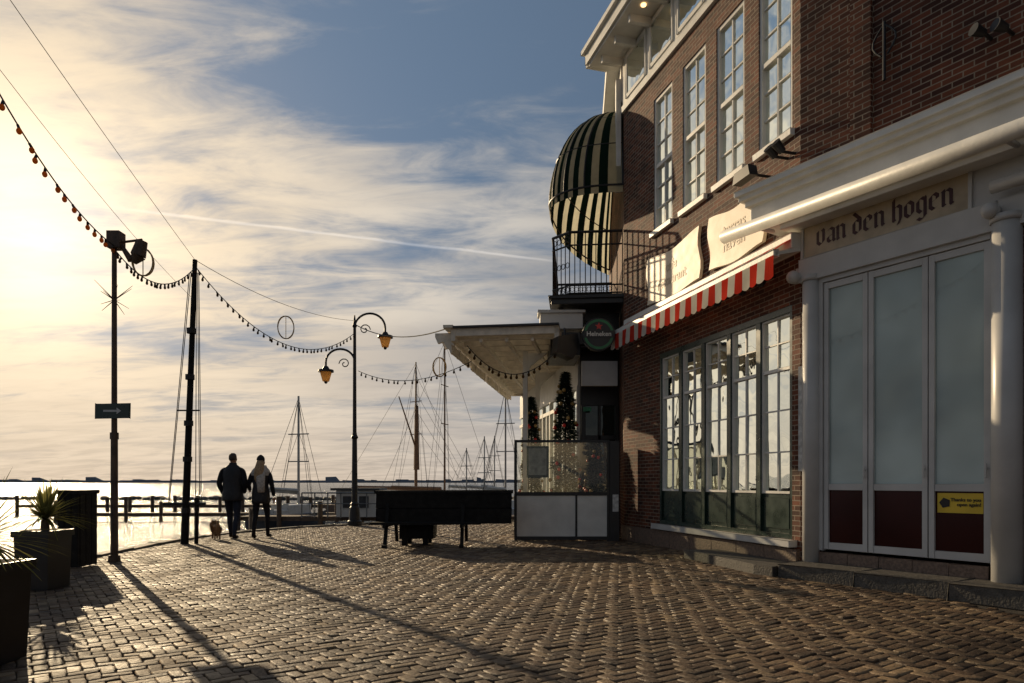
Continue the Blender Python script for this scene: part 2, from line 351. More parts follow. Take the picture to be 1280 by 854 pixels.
for a0,a1 in UW:
    z0,z1=UZ
    mw.box(FA,a0-.05,a1+.05,-.1,.07,z0-.09,z0-.002)
    d0,d1=-.11,-.02; f=.055
    mw.box(FA,a0,a0+f,d0,d1,z0,z1); mw.box(FA,a1-f,a1,d0,d1,z0,z1); mw.box(FA,a0+f,a1-f,d0,d1-.003,z1-f-.01,z1); mw.box(FA,a0+f,a1-f,d0,d1-.003,z0,z0+f+.02)
    zm=z0+1.25
    mw.box(FA,a0+f,a1-f,d0,d1-.01,zm-.03,zm+.035)
    am=(a0+a1)/2
    mw.box(FA,am-.014,am+.014,d0+.02,d1-.03,z0+f,z1-f)
    for r in (1,2):
        for (za,zb) in((z0+f,zm),(zm,z1-f)):
            zz=za+(zb-za)*r/3; mw.box(FA,a0+f,a1-f,d0+.022,d1-.034,zz-.011,zz+.011)
    for (za,zb,oo) in((z0+f,zm,-.085),(zm,z1-f,-.075)):
        gl.face([FA.p(a0+f,oo,za),FA.p(a1-f,oo,za),FA.p(a1-f,oo,zb),FA.p(a0+f,oo,zb)])
mw.obj('upper_window_frames',WHITE,bld,bevel=.004); gl.obj('upper_window_glass',GLASSW,bld)
mw=MB(); mg=MB(); gl=MB(); A0,A1,Z0,Z1=GWIN; ns=5; w=(A1-A0)/ns
mg.box(FA,A0,A1,-.13,0.0,Z1-.09,Z1); mg.box(FA,A0,A1,-.13,.0,Z0,Z0+.07)
for i in range(ns+1):
    a_=A0+i*w; lo=max(A0,a_-.05); hi=min(A1,a_+.05); mg.box(FA,lo,hi,-.128,-.002,Z0+.07,Z1-.09)
for i in range(ns):
    x0=A0+i*w+.05; x1=A0+(i+1)*w-.05
    mg.box(FA,x0,x1,-.10,-.05,Z0+.07,Z0+.62); mg.box(FA,x0+.06,x1-.06,-.049,-.035,Z0+.13,Z0+.56)
    za=Z0+.62; zb=Z1-.09
    t=.026
    mw.box(FA,x0,x0+t,-.10,-.03,za,zb); mw.box(FA,x1-t,x1,-.10,-.03,za,zb); mw.box(FA,x0+t,x1-t,-.10,-.033,za,za+t+.01); mw.box(FA,x0+t,x1-t,-.10,-.033,zb-t,zb)
    zm=za+(zb-za)*.70
    mw.box(FA,x0+t,x1-t,-.10,-.036,zm-.022,zm+.022)
    xm=(x0+x1)/2; mw.box(FA,xm-.010,xm+.010,-.09,-.055,za+t,zb-t)
    for fz in(.235,.47,.85): 
        zz=za+(zb-za)*fz; mw.box(FA,x0+t,x1-t,-.088,-.057,zz-.010,zz+.010)
    # every pane is its own sheet, set very slightly out of true like old glazing
    zs=[za,za+(zb-za)*.235,za+(zb-za)*.47,zm,za+(zb-za)*.85,zb]
    for (xa,xb) in((x0+t,xm),(xm,x1-t)):
        for q_ in range(5):
            t1=random.uniform(-.006,.006);t2=random.uniform(-.006,.006)
            gl.face([FA.p(xa,-.075+t1,zs[q_]),FA.p(xb,-.075-t1,zs[q_]),FA.p(xb,-.075-t1+t2,zs[q_+1]),FA.p(xa,-.075+t1+t2,zs[q_+1])])
mw.obj('ground_window_sashes',WHITE,bld,bevel=.003); mg.obj('ground_window_frame',GREEN,bld,bevel=.004); gl.obj('ground_window_glass',GLASSW,bld)
mw=MB(); mw.box(FA,A0-.1,A1+.1,-.05,.13,Z0-.10,Z0-.004); mw.obj('window_sill',GREYWHITE,bld,bevel=.01)
mw=MB()
for i in range(8): mw.box(FA,0.0+i*.6875+.004,(i+1)*.6875-.004,0.003,.06,-.02,.30)
mw.obj('granite_plinth',GRANITE,bld,bevel=.008)
mw=MB(); gl=MB()
mw.box(FA,-.0,5.5,.003,.06,9.0,9.12); mw.box(FA,0,5.5,.003,.03,9.12,10.15)
for i in range(5):
    x0=.22+i*1.06
    mw.box(FA,x0-.05,x0,.031,.055,9.2,10.1); mw.box(FA,x0+.8,x0+.85,.031,.055,9.2,10.1); mw.box(FA,x0,x0+.8,.031,.055,10.02,10.1); mw.box(FA,x0,x0+.8,.031,.055,9.2,9.27)
    gl.face([FA.p(x0,.036,9.27),FA.p(x0+.8,.036,9.27),FA.p(x0+.8,.036,10.02),FA.p(x0,.036,10.02)])
mw.box(FA,-.6,5.95,-.3,.62,10.15,10.2); mw.box(FA,-.6,6.0,.55,.68,10.2,10.42); mw.box(FA,-.6,6.05,.62,.76,10.42,10.5); mw.box(FA,5.95,6.1,-.5,.62,10.2,10.42)
for F_,l in((FB,8),): 
    mw.box(F_,.0,l,-.3,.58,10.16,10.21); mw.box(F_,0,l,.5,.66,10.21,10.45); mw.box(F_,0,l,.003,.06,9.05,10.16)
mw.box(FE,.1,6.4,.003,.06,9.3,10.15); mw.box(FE,-.1,6.5,-.2,.35,10.17,10.4); mw.box(FE,.12,.4,.06,.16,7.5,9.8)
for i in range(9): mw.box(FA,.2+i*.66,.28+i*.66,.06,.5,10.0,10.15)
mw.obj('eaves_cornice',WHITE,bld,bevel=.008); gl.obj('frieze_glass',GLASSW,bld)
SPOT=pmat('warm_lamp_lens',(.8,.5,.2),.4,emit=(1,.6,.25),es=3)
mb=MB()
for i in range(5): 
    c=FA.p(.7+i*1.06,.36,10.145); mb.cyl(c,c-Vector((0,0,.02)),.05,seg=12)
mb.obj('soffit_spots',SPOT,bld)
mb=MB()
for t,z in((1.15,6.35),(3.2,6.9)):
    c=FB.p(t,.06,z)
    mb.cyl(c-Vector((0,0,.35)),c+Vector((0,0,.35)),.02); 
    for sgn in(-1,1):
        pts=[FB.p(t+sgn*.02+sgn*.12*math.sin(k*.6),.06,z+.3-.07*k) for k in range(6)]; mb.tube(pts,.012)
mb.obj('iron_wall_anchors',IRON,bld)
# ------------------------------------------------------------------ storefront
mw=MB()
mw.box(FB,.04,2.6,-.04,.10,3.84,4.14); mw.box(FB,.04,2.6,-.04,.06,4.14,4.62)
mw.box(FB,.06,2.1,.061,.085,4.11,4.15); mw.box(FB,.06,2.1,.061,.085,4.58,4.62); mw.box(FB,.06,.10,.061,.085,4.15,4.58); mw.box(FB,2.06,2.10,.061,.085,4.15,4.58)
mw.box(FB,.04,.12,-.04,.02,0.0,3.84)
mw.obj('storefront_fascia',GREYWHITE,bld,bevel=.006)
mb=MB(); mb.box(FB,.10,2.06,.0605,.068,4.15,4.58); mb.obj('sign_board',TANB,bld)
mb=MB()
for t,r,zz in((.20,.105,3.88),(2.42,.14,3.95)):
    c=lambda z:FB.p(t,.06,z)
    mb.cyl(c(.0),c(zz),r,r*.96,28); mb.cyl(c(zz-.05),c(zz+.02),r*1.08,r*1.12,28); mb.cyl(c(0),c(.14),r*1.15,r*1.1,28)
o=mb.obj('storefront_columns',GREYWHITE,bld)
for p in o.data.polygons: p.use_smooth= len(p.vertices)==4
mw=MB(); gl=MB(); gr=MB()
dz0,dz1=.32,3.80
mw.box(FB,.29,.35,-.04,.05,dz0,dz1+.04); mw.box(FB,2.26,2.32,-.04,.05,dz0,dz1+.04)
mw.box(FB,.35,2.26,-.04,.05,dz1-.02,dz1+.038)
lv=[.352,.935,1.63,2.258]
for i in range(3):
    x0=lv[i]+.006;x1=lv[i+1]-.006; f=.06
    mw.box(FB,x0,x0+f,-.03,.03,dz0+.02,dz1-.03); mw.box(FB,x1-f,x1,-.03,.03,dz0+.02,dz1-.03)
    for (a_,b_) in((dz1-.11,dz1-.03),(1.10,1.18),(dz0+.02,dz0+.11)): mw.box(FB,x0+f,x1-f,-.03,.027,a_,b_)
    tl=random.uniform(-.003,.003)
    gl.face([FB.p(x0+f,tl,1.18),FB.p(x1-f,-tl,1.18),FB.p(x1-f,-tl,dz1-.11),FB.p(x0+f,tl,dz1-.11)])
    gr.face([FB.p(x0+f,0,dz0+.11),FB.p(x1-f,0,dz0+.11),FB.p(x1-f,0,1.10),FB.p(x0+f,0,1.10)])
    mw.cyl(FB.p(x1-.03,.03,1.35),FB.p(x1-.03,.055,1.35),.012); mw.cyl(FB.p(x1-.03,.055,1.25),FB.p(x1-.03,.055,1.40),.010)
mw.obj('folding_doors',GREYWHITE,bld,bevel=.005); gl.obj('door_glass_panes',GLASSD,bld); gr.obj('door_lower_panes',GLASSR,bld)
mb=MB(); mb.box(FB,1.72,2.18,.003,.008,.86,1.08); mb.obj('yellow_notice',YEL,bld)
text('notice_text','Thanks to you\nopen again!',FB,2.16,.010,.99,.052,BLACK,bld,align='RIGHT')
mb=MB(); mb.cyl(FB.p(1.80,.0085,.97),FB.p(1.80,.0125,.97),.06,seg=5); mb.obj('notice_bird_print',BLACK,bld)
mb=MB()
for i in range(5): mb.box(FB,.30+i*.39,.30+(i+1)*.39-.006,-.05,.06,0,.30)
mb.obj('door_plinth',GRANITE,bld,bevel=.006)
mb=MB()
mb.box(FB,-.02,.035,.004,.012,1.35,2.75); mb.obj('menu_poster',PAPER,bld)
mw=MB()
T0=-.44
for (z0,z1,o,t) in((4.62,4.72,.40,T0+.06),(4.722,4.92,.46,T0),(4.922,5.0,.52,T0-.05),(5.002,5.06,.58,T0-.11),(5.062,5.14,.62,T0-.15)):
    mw.box(FB,t,8,-.35,o,z0,z1)
mw.box(FB,-.1,8,-.02,.3,4.55,4.618)
mw.obj('storefront_cornice',WHITE,bld,bevel=.01)
mb=MB(); mb.cyl(FB.p(-.68,.72,4.54),FB.p(8,.72,4.54),.085,seg=24)
for t in(-.2,2.6,5): mb.cyl(FB.p(t,.3,4.56),FB.p(t,.72,4.54),.03)
o=mb.obj('roller_awning_case',WHITE,bld)
for p in o.data.polygons: p.use_smooth=len(p.vertices)==4
mb=MB(); mb.cyl(FB.p(2.34,.22,4.25),FB.p(4.3,.22,4.25),.065,seg=16); mb.obj('side_roller_case',GREYWHITE,bld,smooth=True)
G={'v':[[(0,1),(0,.2),(.22,0),(.45,.2),(.45,.95),(.35,1.08)]],
'a':[[(.03,.85),(.22,1),(.45,.85),(.45,.12),(.55,0)],[(.45,.55),(.03,.38),(.03,.15),(.2,0),(.42,.18)]],
'n':[[(-.08,.9),(0,1),(0,.08),(.08,0)],[(0,.78),(.25,1),(.45,.85),(.45,.1),(.53,0)]],
'd':[[(0,1.42),(.45,.95),(.45,.15),(.22,0),(0,.15),(0,.75),(.22,.95),(.42,.8)]],
'e':[[(0,.45),(.42,.65),(.42,.85),(.22,1),(0,.8),(0,.18),(.2,0),(.45,.16)]],
'h':[[(.1,1.5),(0,1.4),(0,.08),(.08,0)],[(0,.78),(.25,1),(.45,.85),(.45,.1),(.3,-.25)]],
'o':[[(.22,1),(0,.8),(0,.2),(.22,0),(.45,.2),(.45,.8),(.22,1)]],
'g':[[(.45,.85),(.22,1),(0,.8),(0,.25),(.2,.05),(.45,.22)],[(.4,1.02),(.45,.9),(.45,-.2),(.22,-.42),(0,-.28)]]}
mb=MB(); xx=.30; sc=.178; cnt=0
for ch in 'van den hogen':
    if ch==' ': xx+=.075; continue
    for st in G[ch]:
        for i in range(len(st)-1):
            (x0,y0),(x1,y1)=st[i],st[i+1]; nx,ny=.105,.06
            o=.0705+.0004*(cnt%7); cnt+=1
            q=[(x0-nx,y0-ny),(x0+nx,y0+ny),(x1+nx,y1+ny),(x1-nx,y1-ny)]
            mb.face([FB.p(xx+a_*sc,o,4.27+b_*sc) for a_,b_ in q])
    xx+=.136
mb.obj('blackletter_sign_text',TEXTM,bld)
mb=MB()
def cctv(F,t,o,z,r=.07):
    c=F.p(t,o,z); mb.cyl(c+F.n*-.08,c,r*.9,r,14); mb.ball(c+F.n*.02,r,14,8); mb.cyl(c-F.n*.1,c-F.n*.1+Vector((0,0,r*1.5)),r*.4)
cctv(FB,.0,.14,3.92,.085); cctv(FB,2.32,.20,4.02,.08)
mb.obj('security_cameras',GREYWHITE,bld,smooth=True)
mb=MB()
def flood(c,n,s=.22):
    F=Frame(c.x,c.y,(-n.y,n.x),(n.x,n.y))
    pts=[(-s,0),(s,0),(s*.8,s*.75),(-s*.8,s*.75)]
    mb.prism([(a_,c.z+b_) for a_,b_ in pts],F,-.02,.12); mb.cyl(F.p(0,-.45,c.z+.1),F.p(0,0,c.z+.1),.02)
flood(FA.p(.55,.42,5.42),FA.n,.2); 
for t in(.1,.25): 
    c=FA.p(t,.2,5.65); mb.cyl(c,c+Vector((-.12,-.05,.1)),.05,.07,10); mb.cyl(c,FA.p(t,0,5.65),.02)
for t,z in((2.25,5.92),(2.45,5.86)):
    c=FB.p(t,.16,z); mb.cyl(c,c+Vector((-.13,-.02,.03)),.04,.065,12); mb.cyl(c,FB.p(t,0,z),.02)
mb.obj('floodlights',IRON,bld)
# ------------------------------------------------------------------ scroll sign boards
def scroll(name,a0,a1,z0,z1,txt):
    g=grp(name); n=14; pts=[]
    for i in range(n+1): x=a0+(a1-a0)*i/n; pts.append((x,z1+.05*math.cos(2*pi*i/n)-.04))
    for i in range(1,6): z=z1-.02-(z1-z0-.05)*i/6; pts.append((a1+.05*math.sin(i*pi/3),z))
    for i in range(n+1): x=a1-(a1-a0)*i/n; pts.append((x,z0+.035*math.cos(2*pi*i/n)-.02))
    for i in range(1,6): z=z0+.02+(z1-z0-.05)*i/6; pts.append((a0-.05*math.sin(i*pi/3),z))
    mb=MB(); mb.prism(pts,FA,.012,.07); mb.obj('board',CREAM,g,bevel=.008)
    text('lettering',txt,FA,(a0+a1)/2,.073,(z0+z1)/2-.0,.25,FAINT,g,rev=True,ext=.002)
    return g
scroll('scroll_sign',2.42,4.30,4.62,5.50,'cafe\nrestaurant'); scroll('scroll_sign',.72,2.12,4.65,5.50,'terras\nhaven')
# ------------------------------------------------------------------ striped shop awning
g=grp('striped_awning'); mw=MB(); mf=MB()
sA,sB=-.08,5.07
mw.box(FA,sA,sB,.003,.20,4.30,4.50); mw.box(FA,sA,sB,.40,.47,4.17,4.25)
for s_ in(sA,sB-.03): mw.prism([(.0,4.28),(.0,4.34),(.44,4.22),(.44,4.18)],Frame(*FA.p(s_,0,0).xy,(FA.n.x,FA.n.y),(FA.u.x,FA.u.y)),0,.03)
mw.obj('cassette',WHITE,g,bevel=.012)
N=30
for i in range(N):
    a0=sA+(sB-sA)*i/N;a1=sA+(sB-sA)*(i+1)/N; m_=i%2
    mf.face([FA.p(a0,.2,4.42),FA.p(a1,.2,4.42),FA.p(a1,.44,4.26),FA.p(a0,.44,4.26)],mi=m_)
    b=4; 
    for k in range(b):
        p0=a0+(a1-a0)*k/b;p1=a0+(a1-a0)*(k+1)/b; s0=.03*math.sin(pi*k/b);s1=.03*math.sin(pi*(k+1)/b)
        w0=.012*math.sin(p0*9);w1=.012*math.sin(p1*9)
        mf.face([FA.p(p0,.475,4.18),FA.p(p1,.475,4.18),FA.p(p1,.485+w1,3.90-s1),FA.p(p0,.485+w0,3.90-s0)],mi=m_)
mf.obj('canvas_valance',[REDF,WHF],g)
mb=MB()
for s_ in(.5,2.4,4.4): mb.tube([FA.p(s_,.05,4.1),FA.p(s_-.3,.28,4.12),FA.p(s_,.43,4.18)],.022)
for s_ in(.5,.95,1.6): mb.ball(FA.p(s_,.25,4.0),.07); mb.cyl(FA.p(s_,.25,4.0),FA.p(s_,.02,4.1),.02)
mb.obj('folding_arms',BLACK,g)
# ------------------------------------------------------------------ balcony, canopy
g=grp('iron_balcony'); mb=MB()
bz=5.2
mb.box(FE,.15,4.2,.003,1.55,bz-.16,bz); mb.box(FE,.1,4.25,.003,1.6,bz-.05,bz+.02)
mb.obj('balcony_slab',BLACK,g,bevel=.01)
mb=MB()
def rail_run(p,q,h=1.25,step=.11,orn=True):
    p=Vector(p);q=Vector(q);L_=(q-p).length;d=(q-p)/L_;n=int(L_/step)
    for z in(.08,.25,h*.8,h): mb.cyl(p+Vector((0,0,z)),q+Vector((0,0,z)),.018 if z<h else .03)
    for i in range(n+1): 
        c=p+d*(L_*i/n); mb.cyl(c,c+Vector((0,0,h)),.011,seg=5)
        if orn and i<n:
            cc=p+d*(L_*(i+.5)/n)
            for zz in(.165,.9*h,.5*h):
                pts=[cc+d*(.05*math.cos(t*pi/4))+Vector((0,0,zz+.06*math.sin(t*pi/4))) for t in range(9)]; mb.tube(pts,.008,4)
P=lambda a_,o: FE.p(a_,o,bz)
rail_run(P(.2,0.02),P(.2,1.15),1.4,orn=False); rail_run(P(.2,1.15),P(.55,1.52),1.4); rail_run(P(.55,1.52),P(4.1,1.52),1.4)
rail_run(P(4.1,1.5),P(4.1,.05),1.4)
mb.obj('railing',IRON,g)
mb=MB()
for a_ in(.5,2.2,3.9): mb.tube([FE.p(a_,0.02,4.3),FE.p(a_,.6,4.6),FE.p(a_,1.4,bz-.15)],.04)
mb.obj('brackets',BLACK,g)
g=grp('striped_balcony_canopy'); mf=MB(); mr=MB()
z0=7.55;Hh=2.0;Rr=1.60; NT=64; NP=14; c0=1.1
def cp(t,ph):
    ct=max(0,math.cos(t))
    al=math.sin(t)*(1.0 if t<0 else 4.9)*math.cos(ph)**.9; ou=Rr*ct**(.7 if t<0 else 1.9)*math.cos(ph)**.8
    return FE.p(c0+al,ou+.02,z0+Hh*math.sin(ph))
for i in range(NT):
    t0=-pi/2+pi*i/NT;t1=-pi/2+pi*(i+1)/NT; m_=1 if i%4<2 else 0
    for j in range(NP):
        p0=pi/2*j/NP;p1=pi/2*(j+1)/NP
        mf.face([cp(t0,p0),cp(t1,p0),cp(t1,p1),cp(t0,p1)],mi=m_)
    q0,q1=cp(t0,0),cp(t1,0); mf.face([q0,q1,q1-Vector((0,0,.16)),q0-Vector((0,0,.16))],mi=m_)
for i in range(0,NT+1,8):
    t=-pi/2+pi*i/NT; mr.tube([cp(t,pi/2*j/12)+Vector((0,0,-.01)) for j in range(13)],.02)
mr.tube([cp(-pi/2+pi*i/NT,0) for i in range(NT+1)],.024)
mr.tube([cp(-pi/2+pi*i/NT,.5)-Vector((0,0,.02)) for i in range(NT+1)],.014)
mr.tube([cp(-pi/2+pi*i/NT,1.0)-Vector((0,0,.02)) for i in range(NT+1)],.014)
mf.obj('canvas',[DKF,GOLDF],g,smooth=True); mr.obj('frame',IRON,g)
# ------------------------------------------------------------------ terrace pavilion
g=grp('terrace_pavilion')
FT=Frame(-1.30,14.5,(.1385,.9904),(.9904,-.1385))
LEN=9.4; Wd=2.3
mw=MB()
mw.box(FT,0,LEN,0,.10,4.20,4.46); mw.box(FT,-.0,.08,.10,Wd,4.30,4.46); mw.box(FT,LEN-.1,LEN,.1,Wd,4.2,4.5)
mw.box(FT,0,LEN,Wd-.1,Wd,4.2,4.46)
mw.box(FT,-.1,LEN,-.14,.06,4.463,4.52)
for i in range(15):
    a_=.3+i*.63
    mw.box(FT,a_,a_+.07,.10,Wd-.1,4.26,4.44)
    mw.prism([(-.42,4.36),(-.36,4.22),(-.24,4.25),(-.14,4.10),(0,4.04),(0,4.44),(-.42,4.44)],Frame(*FT.p(a_,0,0).xy,(FT.n.x,FT.n.y),(FT.u.x,FT.u.y)),0,.09)
for o_ in(.6,1.15,1.7): mw.box(FT,.12,LEN-.1,o_,o_+.06,4.18,4.255)
mw.obj('roof_beams',SOFFIT,g,bevel=.006)
mb=MB(); mb.box(FT,-.1,.12,.06,Wd,4.463,4.50); mb.obj('roof_edge_flashing',ROOF,g)
PANEL=fabric('polycarbonate_roof',(.58,.55,.47),.45)
mb=MB(); mb.face([FT.p(0.1,.1,4.455),FT.p(LEN,.1,4.455),FT.p(LEN,Wd,4.455),FT.p(.1,Wd,4.455)]); mb.obj('roof_panels',PANEL,g)
mb=MB(); mb.box(FT,1.3,LEN,Wd+.003,Wd+1.2,4.25,4.4); mb.obj('rear_roof',BLACK,g)
mw=MB()
for i in range(4):
    a_=.15+i*2.2
    mw.box(FT,a_,a_+1.9,-.05,-.02,3.98,4.16)
mw.obj('eaves_boards',SOFFIT,g,bevel=.004)
mw=MB()
for a_ in(1.6,4.4,7.0,9.2): 
    mw.box(FT,a_,a_+.1,1.35,1.45,0,4.25); mw.prism([(1.45,4.2),(1.45,3.7),(1.52,3.9),(1.9,4.2)],Frame(*FT.p(a_,0,0).xy,(FT.n.x,FT.n.y),(FT.u.x,FT.u.y)),0,.1)
mw.obj('posts',WHITE,g,bevel=.006)
FG=Frame(1.62,16.2,(-.16,.987),(-.987,-.16))
mw=MB(); gl=MB()
for i in range(8):
    a0=i*1.0
    mw.box(FG,a0,a0+.08,0,.08,0,3.5); mw.box(FG,a0+.08,a0+1,0,.075,3.1,3.2); mw.box(FG,a0+.08,a0+1,0,.075,3.42,3.5); mw.box(FG,a0+.08,a0+1,0,.075,.0,.9); mw.box(FG,a0+.5,a0+.55,0,.07,.9,3.1)
    gl.face([FG.p(a0,.03,.9),FG.p(a0+1,.03,.9),FG.p(a0+1,.03,3.42),FG.p(a0,.03,3.42)])
mw.box(FG,0,8,0,.06,3.5,4.2)
mw.obj('glazed_wall_frame',WHITE,g); gl.obj('glazed_wall_glass',GLASSW,g)
mb=MB(); mb.wbox(1.62,2.5,16.0,16.1,3.0,4.3); mb.wbox(1.62,1.72,15.95,16.1,0,3.0); mb.wbox(2.02,2.08,15.98,16.08,0,3.0); mb.wbox(2.42,2.5,15.95,16.1,0,3.0); mb.wbox(1.62,2.5,15.97,16.07,0,.9); mb.wbox(1.62,2.5,15.98,16.08,2.2,2.3)
mb.wbox(.85,1.5,15.0,16.4,4.0,4.5)
mb.wbox(1.62,2.6,17.2,17.3,0,4.3); mb.wbox(1.5,2.4,15.3,15.9,4.3,5.0)
mb.obj('entrance_porch',BLACK,g,bevel=.006)
gl=MB(); gl.face([(1.7,16.04,.9),(2.45,16.04,.9),(2.45,16.04,3.0),(1.7,16.04,3.0)]); gl.obj('porch_glass',GLASSW,g)
mw=MB(); mw.wbox(.62,1.55,14.9,15.4,4.56,4.90); mw.wbox(.57,1.6,14.85,15.45,4.90,4.96); mw.obj('white_planter_box',GREYWHITE,g,bevel=.01)
mw=MB(); mw.wbox(1.55,2.35,15.2,15.3,3.35,3.9); mw.obj('canopy_panel',GREYWHITE,g)
EX=pmat('exit_green',(.02,.25,.12),.4)
mb=MB(); mb.wbox(1.66,1.84,15.86,15.9,2.85,2.95); mb.obj('emergency_exit_plate',EX,g)
g=grp('wall_loudspeaker'); mb=MB()
F=Frame(1.10,14.0,(.94,.34),(.34,-.94))
mb.prism([(-.26,3.84),(-.22,4.16),(.2,4.24),(.26,3.95),(.1,3.72)],F,-.15,.15); mb.cyl((1.10,14.05,4.2),(1.10,14.3,4.42),.025)
mb.obj('cabinet',BLACK,g,bevel=.02)
g=grp('round_bar_sign'); c=Vector((1.74,13.75,4.17)); mb=MB()
mb.cyl(c+Vector((0,-.06,0)),c+Vector((0,.06,0)),.33,seg=40); mb.obj('sign_disc',BLACK,g,bevel=.01)
mb=MB(); mb.cyl(c+Vector((0,-.07,0)),c+Vector((0,-.055,0)),.30,seg=40); mb.obj('green_ring',GRN2,g)
mb=MB(); mb.cyl(c+Vector((0,-.075,0)),c+Vector((0,-.06,0)),.25,seg=40); mb.wbox(c.x-.30,c.x+.30,c.y-.085,c.y-.076,c.z-.07,c.z+.07); mb.obj('black_band',BLACK,g)
FSg=Frame(c.x,c.y,(1,0),(0,-1))
text('band_text','Heineken',FSg,0,.088,c.z-.04,.13,WHITE,g)
st=[(.08*(1 if k%2==0 else .42)*math.sin(k*pi/5),c.z+.155+.08*(1 if k%2==0 else .42)*math.cos(k*pi/5)) for k in range(10)]
mb=MB(); mb.prism(st,FSg,.076,.082); mb.obj('red_star',REDL,g)
mb=MB(); mb.cyl(c+Vector((.33,0,.0)),Vector((2.45,14.3,4.2)),.025); mb.obj('bracket',IRON,g)
# ------------------------------------------------------------------ glass wind screen
g=grp('glass_terrace_screen'); mw=MB(); mb=MB(); gl=MB()
x0,x1,y0=.05,2.0,14.0
mb.wbox(x0,x0+.05,y0,y0+.05,0,2.07); mb.wbox(x1-.05,x1,y0,y0+.05,0,2.07); mb.wbox(x0+.05,x1-.05,y0,y0+.05,2.02,2.07); mb.wbox(x0+.05,x1-.05,y0,y0+.048,.93,1.0); mb.wbox(x0+.05,x1-.05,y0,y0+.048,.02,.09)
mb.wbox(1.3,1.34,y0,y0+.046,.09,.93)
mb.wbox(x0,x0+.05,y0+1.9,y0+1.95,0,2.07); mb.wbox(x0,x0+.048,y0+.05,y0+1.9,2.02,2.07); mb.wbox(x0,x0+.046,y0+.05,y0+1.9,.93,1.0)
mb.wbox(x1,x1+.2,y0-.02,y0+.3,0,2.05)
mb.obj('frame',BLACK,g,bevel=.004)
mw.wbox(x0+.05,1.3,y0+.015,y0+.04,.09,.93); mw.wbox(1.34,x1-.05,y0+.015,y0+.04,.09,.93); mw.wbox(x0+.01,x0+.035,y0+.05,y0+1.9,.05,.93); mw.obj('lower_panels',WHITE,g)
gl.face([(x0+.05,y0+.03,1),(x1-.05,y0+.03,1),(x1-.05,y0+.03,2.02),(x0+.05,y0+.03,2.02)]); gl.face([(x0+.02,y0+.05,1),(x0+.02,y0+1.9,1),(x0+.02,y0+1.9,2.02),(x0+.02,y0+.05,2.02)]); gl.obj('glass',SCREEN,g)
mb=MB(); mb.wbox(.3,.75,y0+.05,y0+.07,1.3,1.95); mb.obj('menu_case',GREEN,g); mb=MB(); mb.wbox(.34,.71,y0+.04,y0+.049,1.35,1.9); mb.obj('menu_sheet',PAPER,g)
mb=MB(); mb.wbox(2.06,2.18,y0-.028,y0-.021,.6,.95); mb.obj('small_notice',PAPER,g)
# ------------------------------------------------------------------ christmas trees
NEED=pmat('conifer_needles',(.018,.036,.018),.8,var=.5)
def xmas(x,y,z0,h,r):
    g=grp('christmas_tree'); mb=MB(); rg=random.Random(int(x*100)); orn=MB(); tr=MB()
    tr.cyl((x,y,0),(x,y,z0+h),.04,.01); tr.cyl((x,y,0),(x,y,.45),.2,.26,14)
    for i in range(6500):
        t=rg.random()**.85; z=z0+h*t; rr=r*(1-t)**.5*(.2+.8*rg.random()**.5)*(1+.18*math.sin(z*9)); an=rg.random()*2*pi
        c=Vector((x+rr*math.cos(an),y+rr*math.sin(an),z)); d=Vector((math.cos(an),math.sin(an),rg.uniform(-.6,.4))).normalized()*rg.uniform(.06,.13)
        s=Vector((-math.sin(an),math.cos(an),rg.uniform(-.8,.8))).normalized()*.022
        mb.face([c-s,c+s,c+d])
    for i in range(44):
        t=rg.random()*.92; an=rg.random()*2*pi; rr=r*(1-t)**.5*1.15+.03; orn.ball((x+rr*math.cos(an),y+rr*math.sin(an),z0+h*t),.042,8,6,mi=rg.randint(0,1))
    mb.obj('foliage',NEED,g); tr.obj('trunk_and_pot',BLKWOOD,g); orn.obj('baubles',[REDL,GOLDTXT],g,smooth=True)
xmas(1.17,14.95,.45,3.15,.31); xmas(.50,17.6,.4,3.0,.28); xmas(1.85,15.2,.4,1.7,.22)
# ------------------------------------------------------------------ stacked picnic tables
g=grp('picnic_table'); mb=MB()
X0,X1,Y0,Y1=-2.6,.02,12.9,13.75
for i in range(6):
    yy=Y0+i*(Y1-Y0)/6; mb.wbox(X0,X1,yy+.006,yy+(Y1-Y0)/6-.006,.99,1.04)
mb.wbox(X0+.03,X1-.03,Y0+.02,Y0+.06,.72,.985); mb.wbox(X0+.03,X1-.03,Y0+.0,Y0+.045,.42,.70); mb.wbox(X0+.03,X1-.03,Y1-.06,Y1-.02,.42,.985)
mb.wbox(X0+.03,X0+.07,Y0+.06,Y1-.06,.42,.985); mb.wbox(X1-.07,X1-.03,Y0+.06,Y1-.06,.42,.985)
for i in range(2): mb.wbox(X0-.02,X1-.6,Y0-.35+i*.14,Y0-.22+i*.14,.42,.46)
mb.obj('table_boards',BLKWOOD,g,bevel=.008)
mb=MB()
for xx in(X0+.25,X1-.95):
    for s_ in(0,1):
        ya=Y0+.1 if s_ else Y1-.1; yb=Y0-.3 if s_ else Y1+.2
        mb.cyl((xx,ya,.9),(xx,yb,0),.045,seg=4)
    mb.wbox(xx-.03,xx+.03,Y0-.38,Y1+.25,.36,.415); mb.wbox(xx-.04,xx+.04,Y0-.42,Y0-.28,0,.05); 
for xx in(X0+.55,X0+.95):
    mb.wbox(xx-.05,xx+.05,Y0+.1,Y0+.2,.0,.42); mb.wbox(xx-.05,xx+.05,Y1-.2,Y1-.1,.0,.42)
mb.wbox(X0+.45,X0+1.1,Y0+.12,Y1-.12,.12,.38)
mb.obj('legs',BLKWOOD,g)
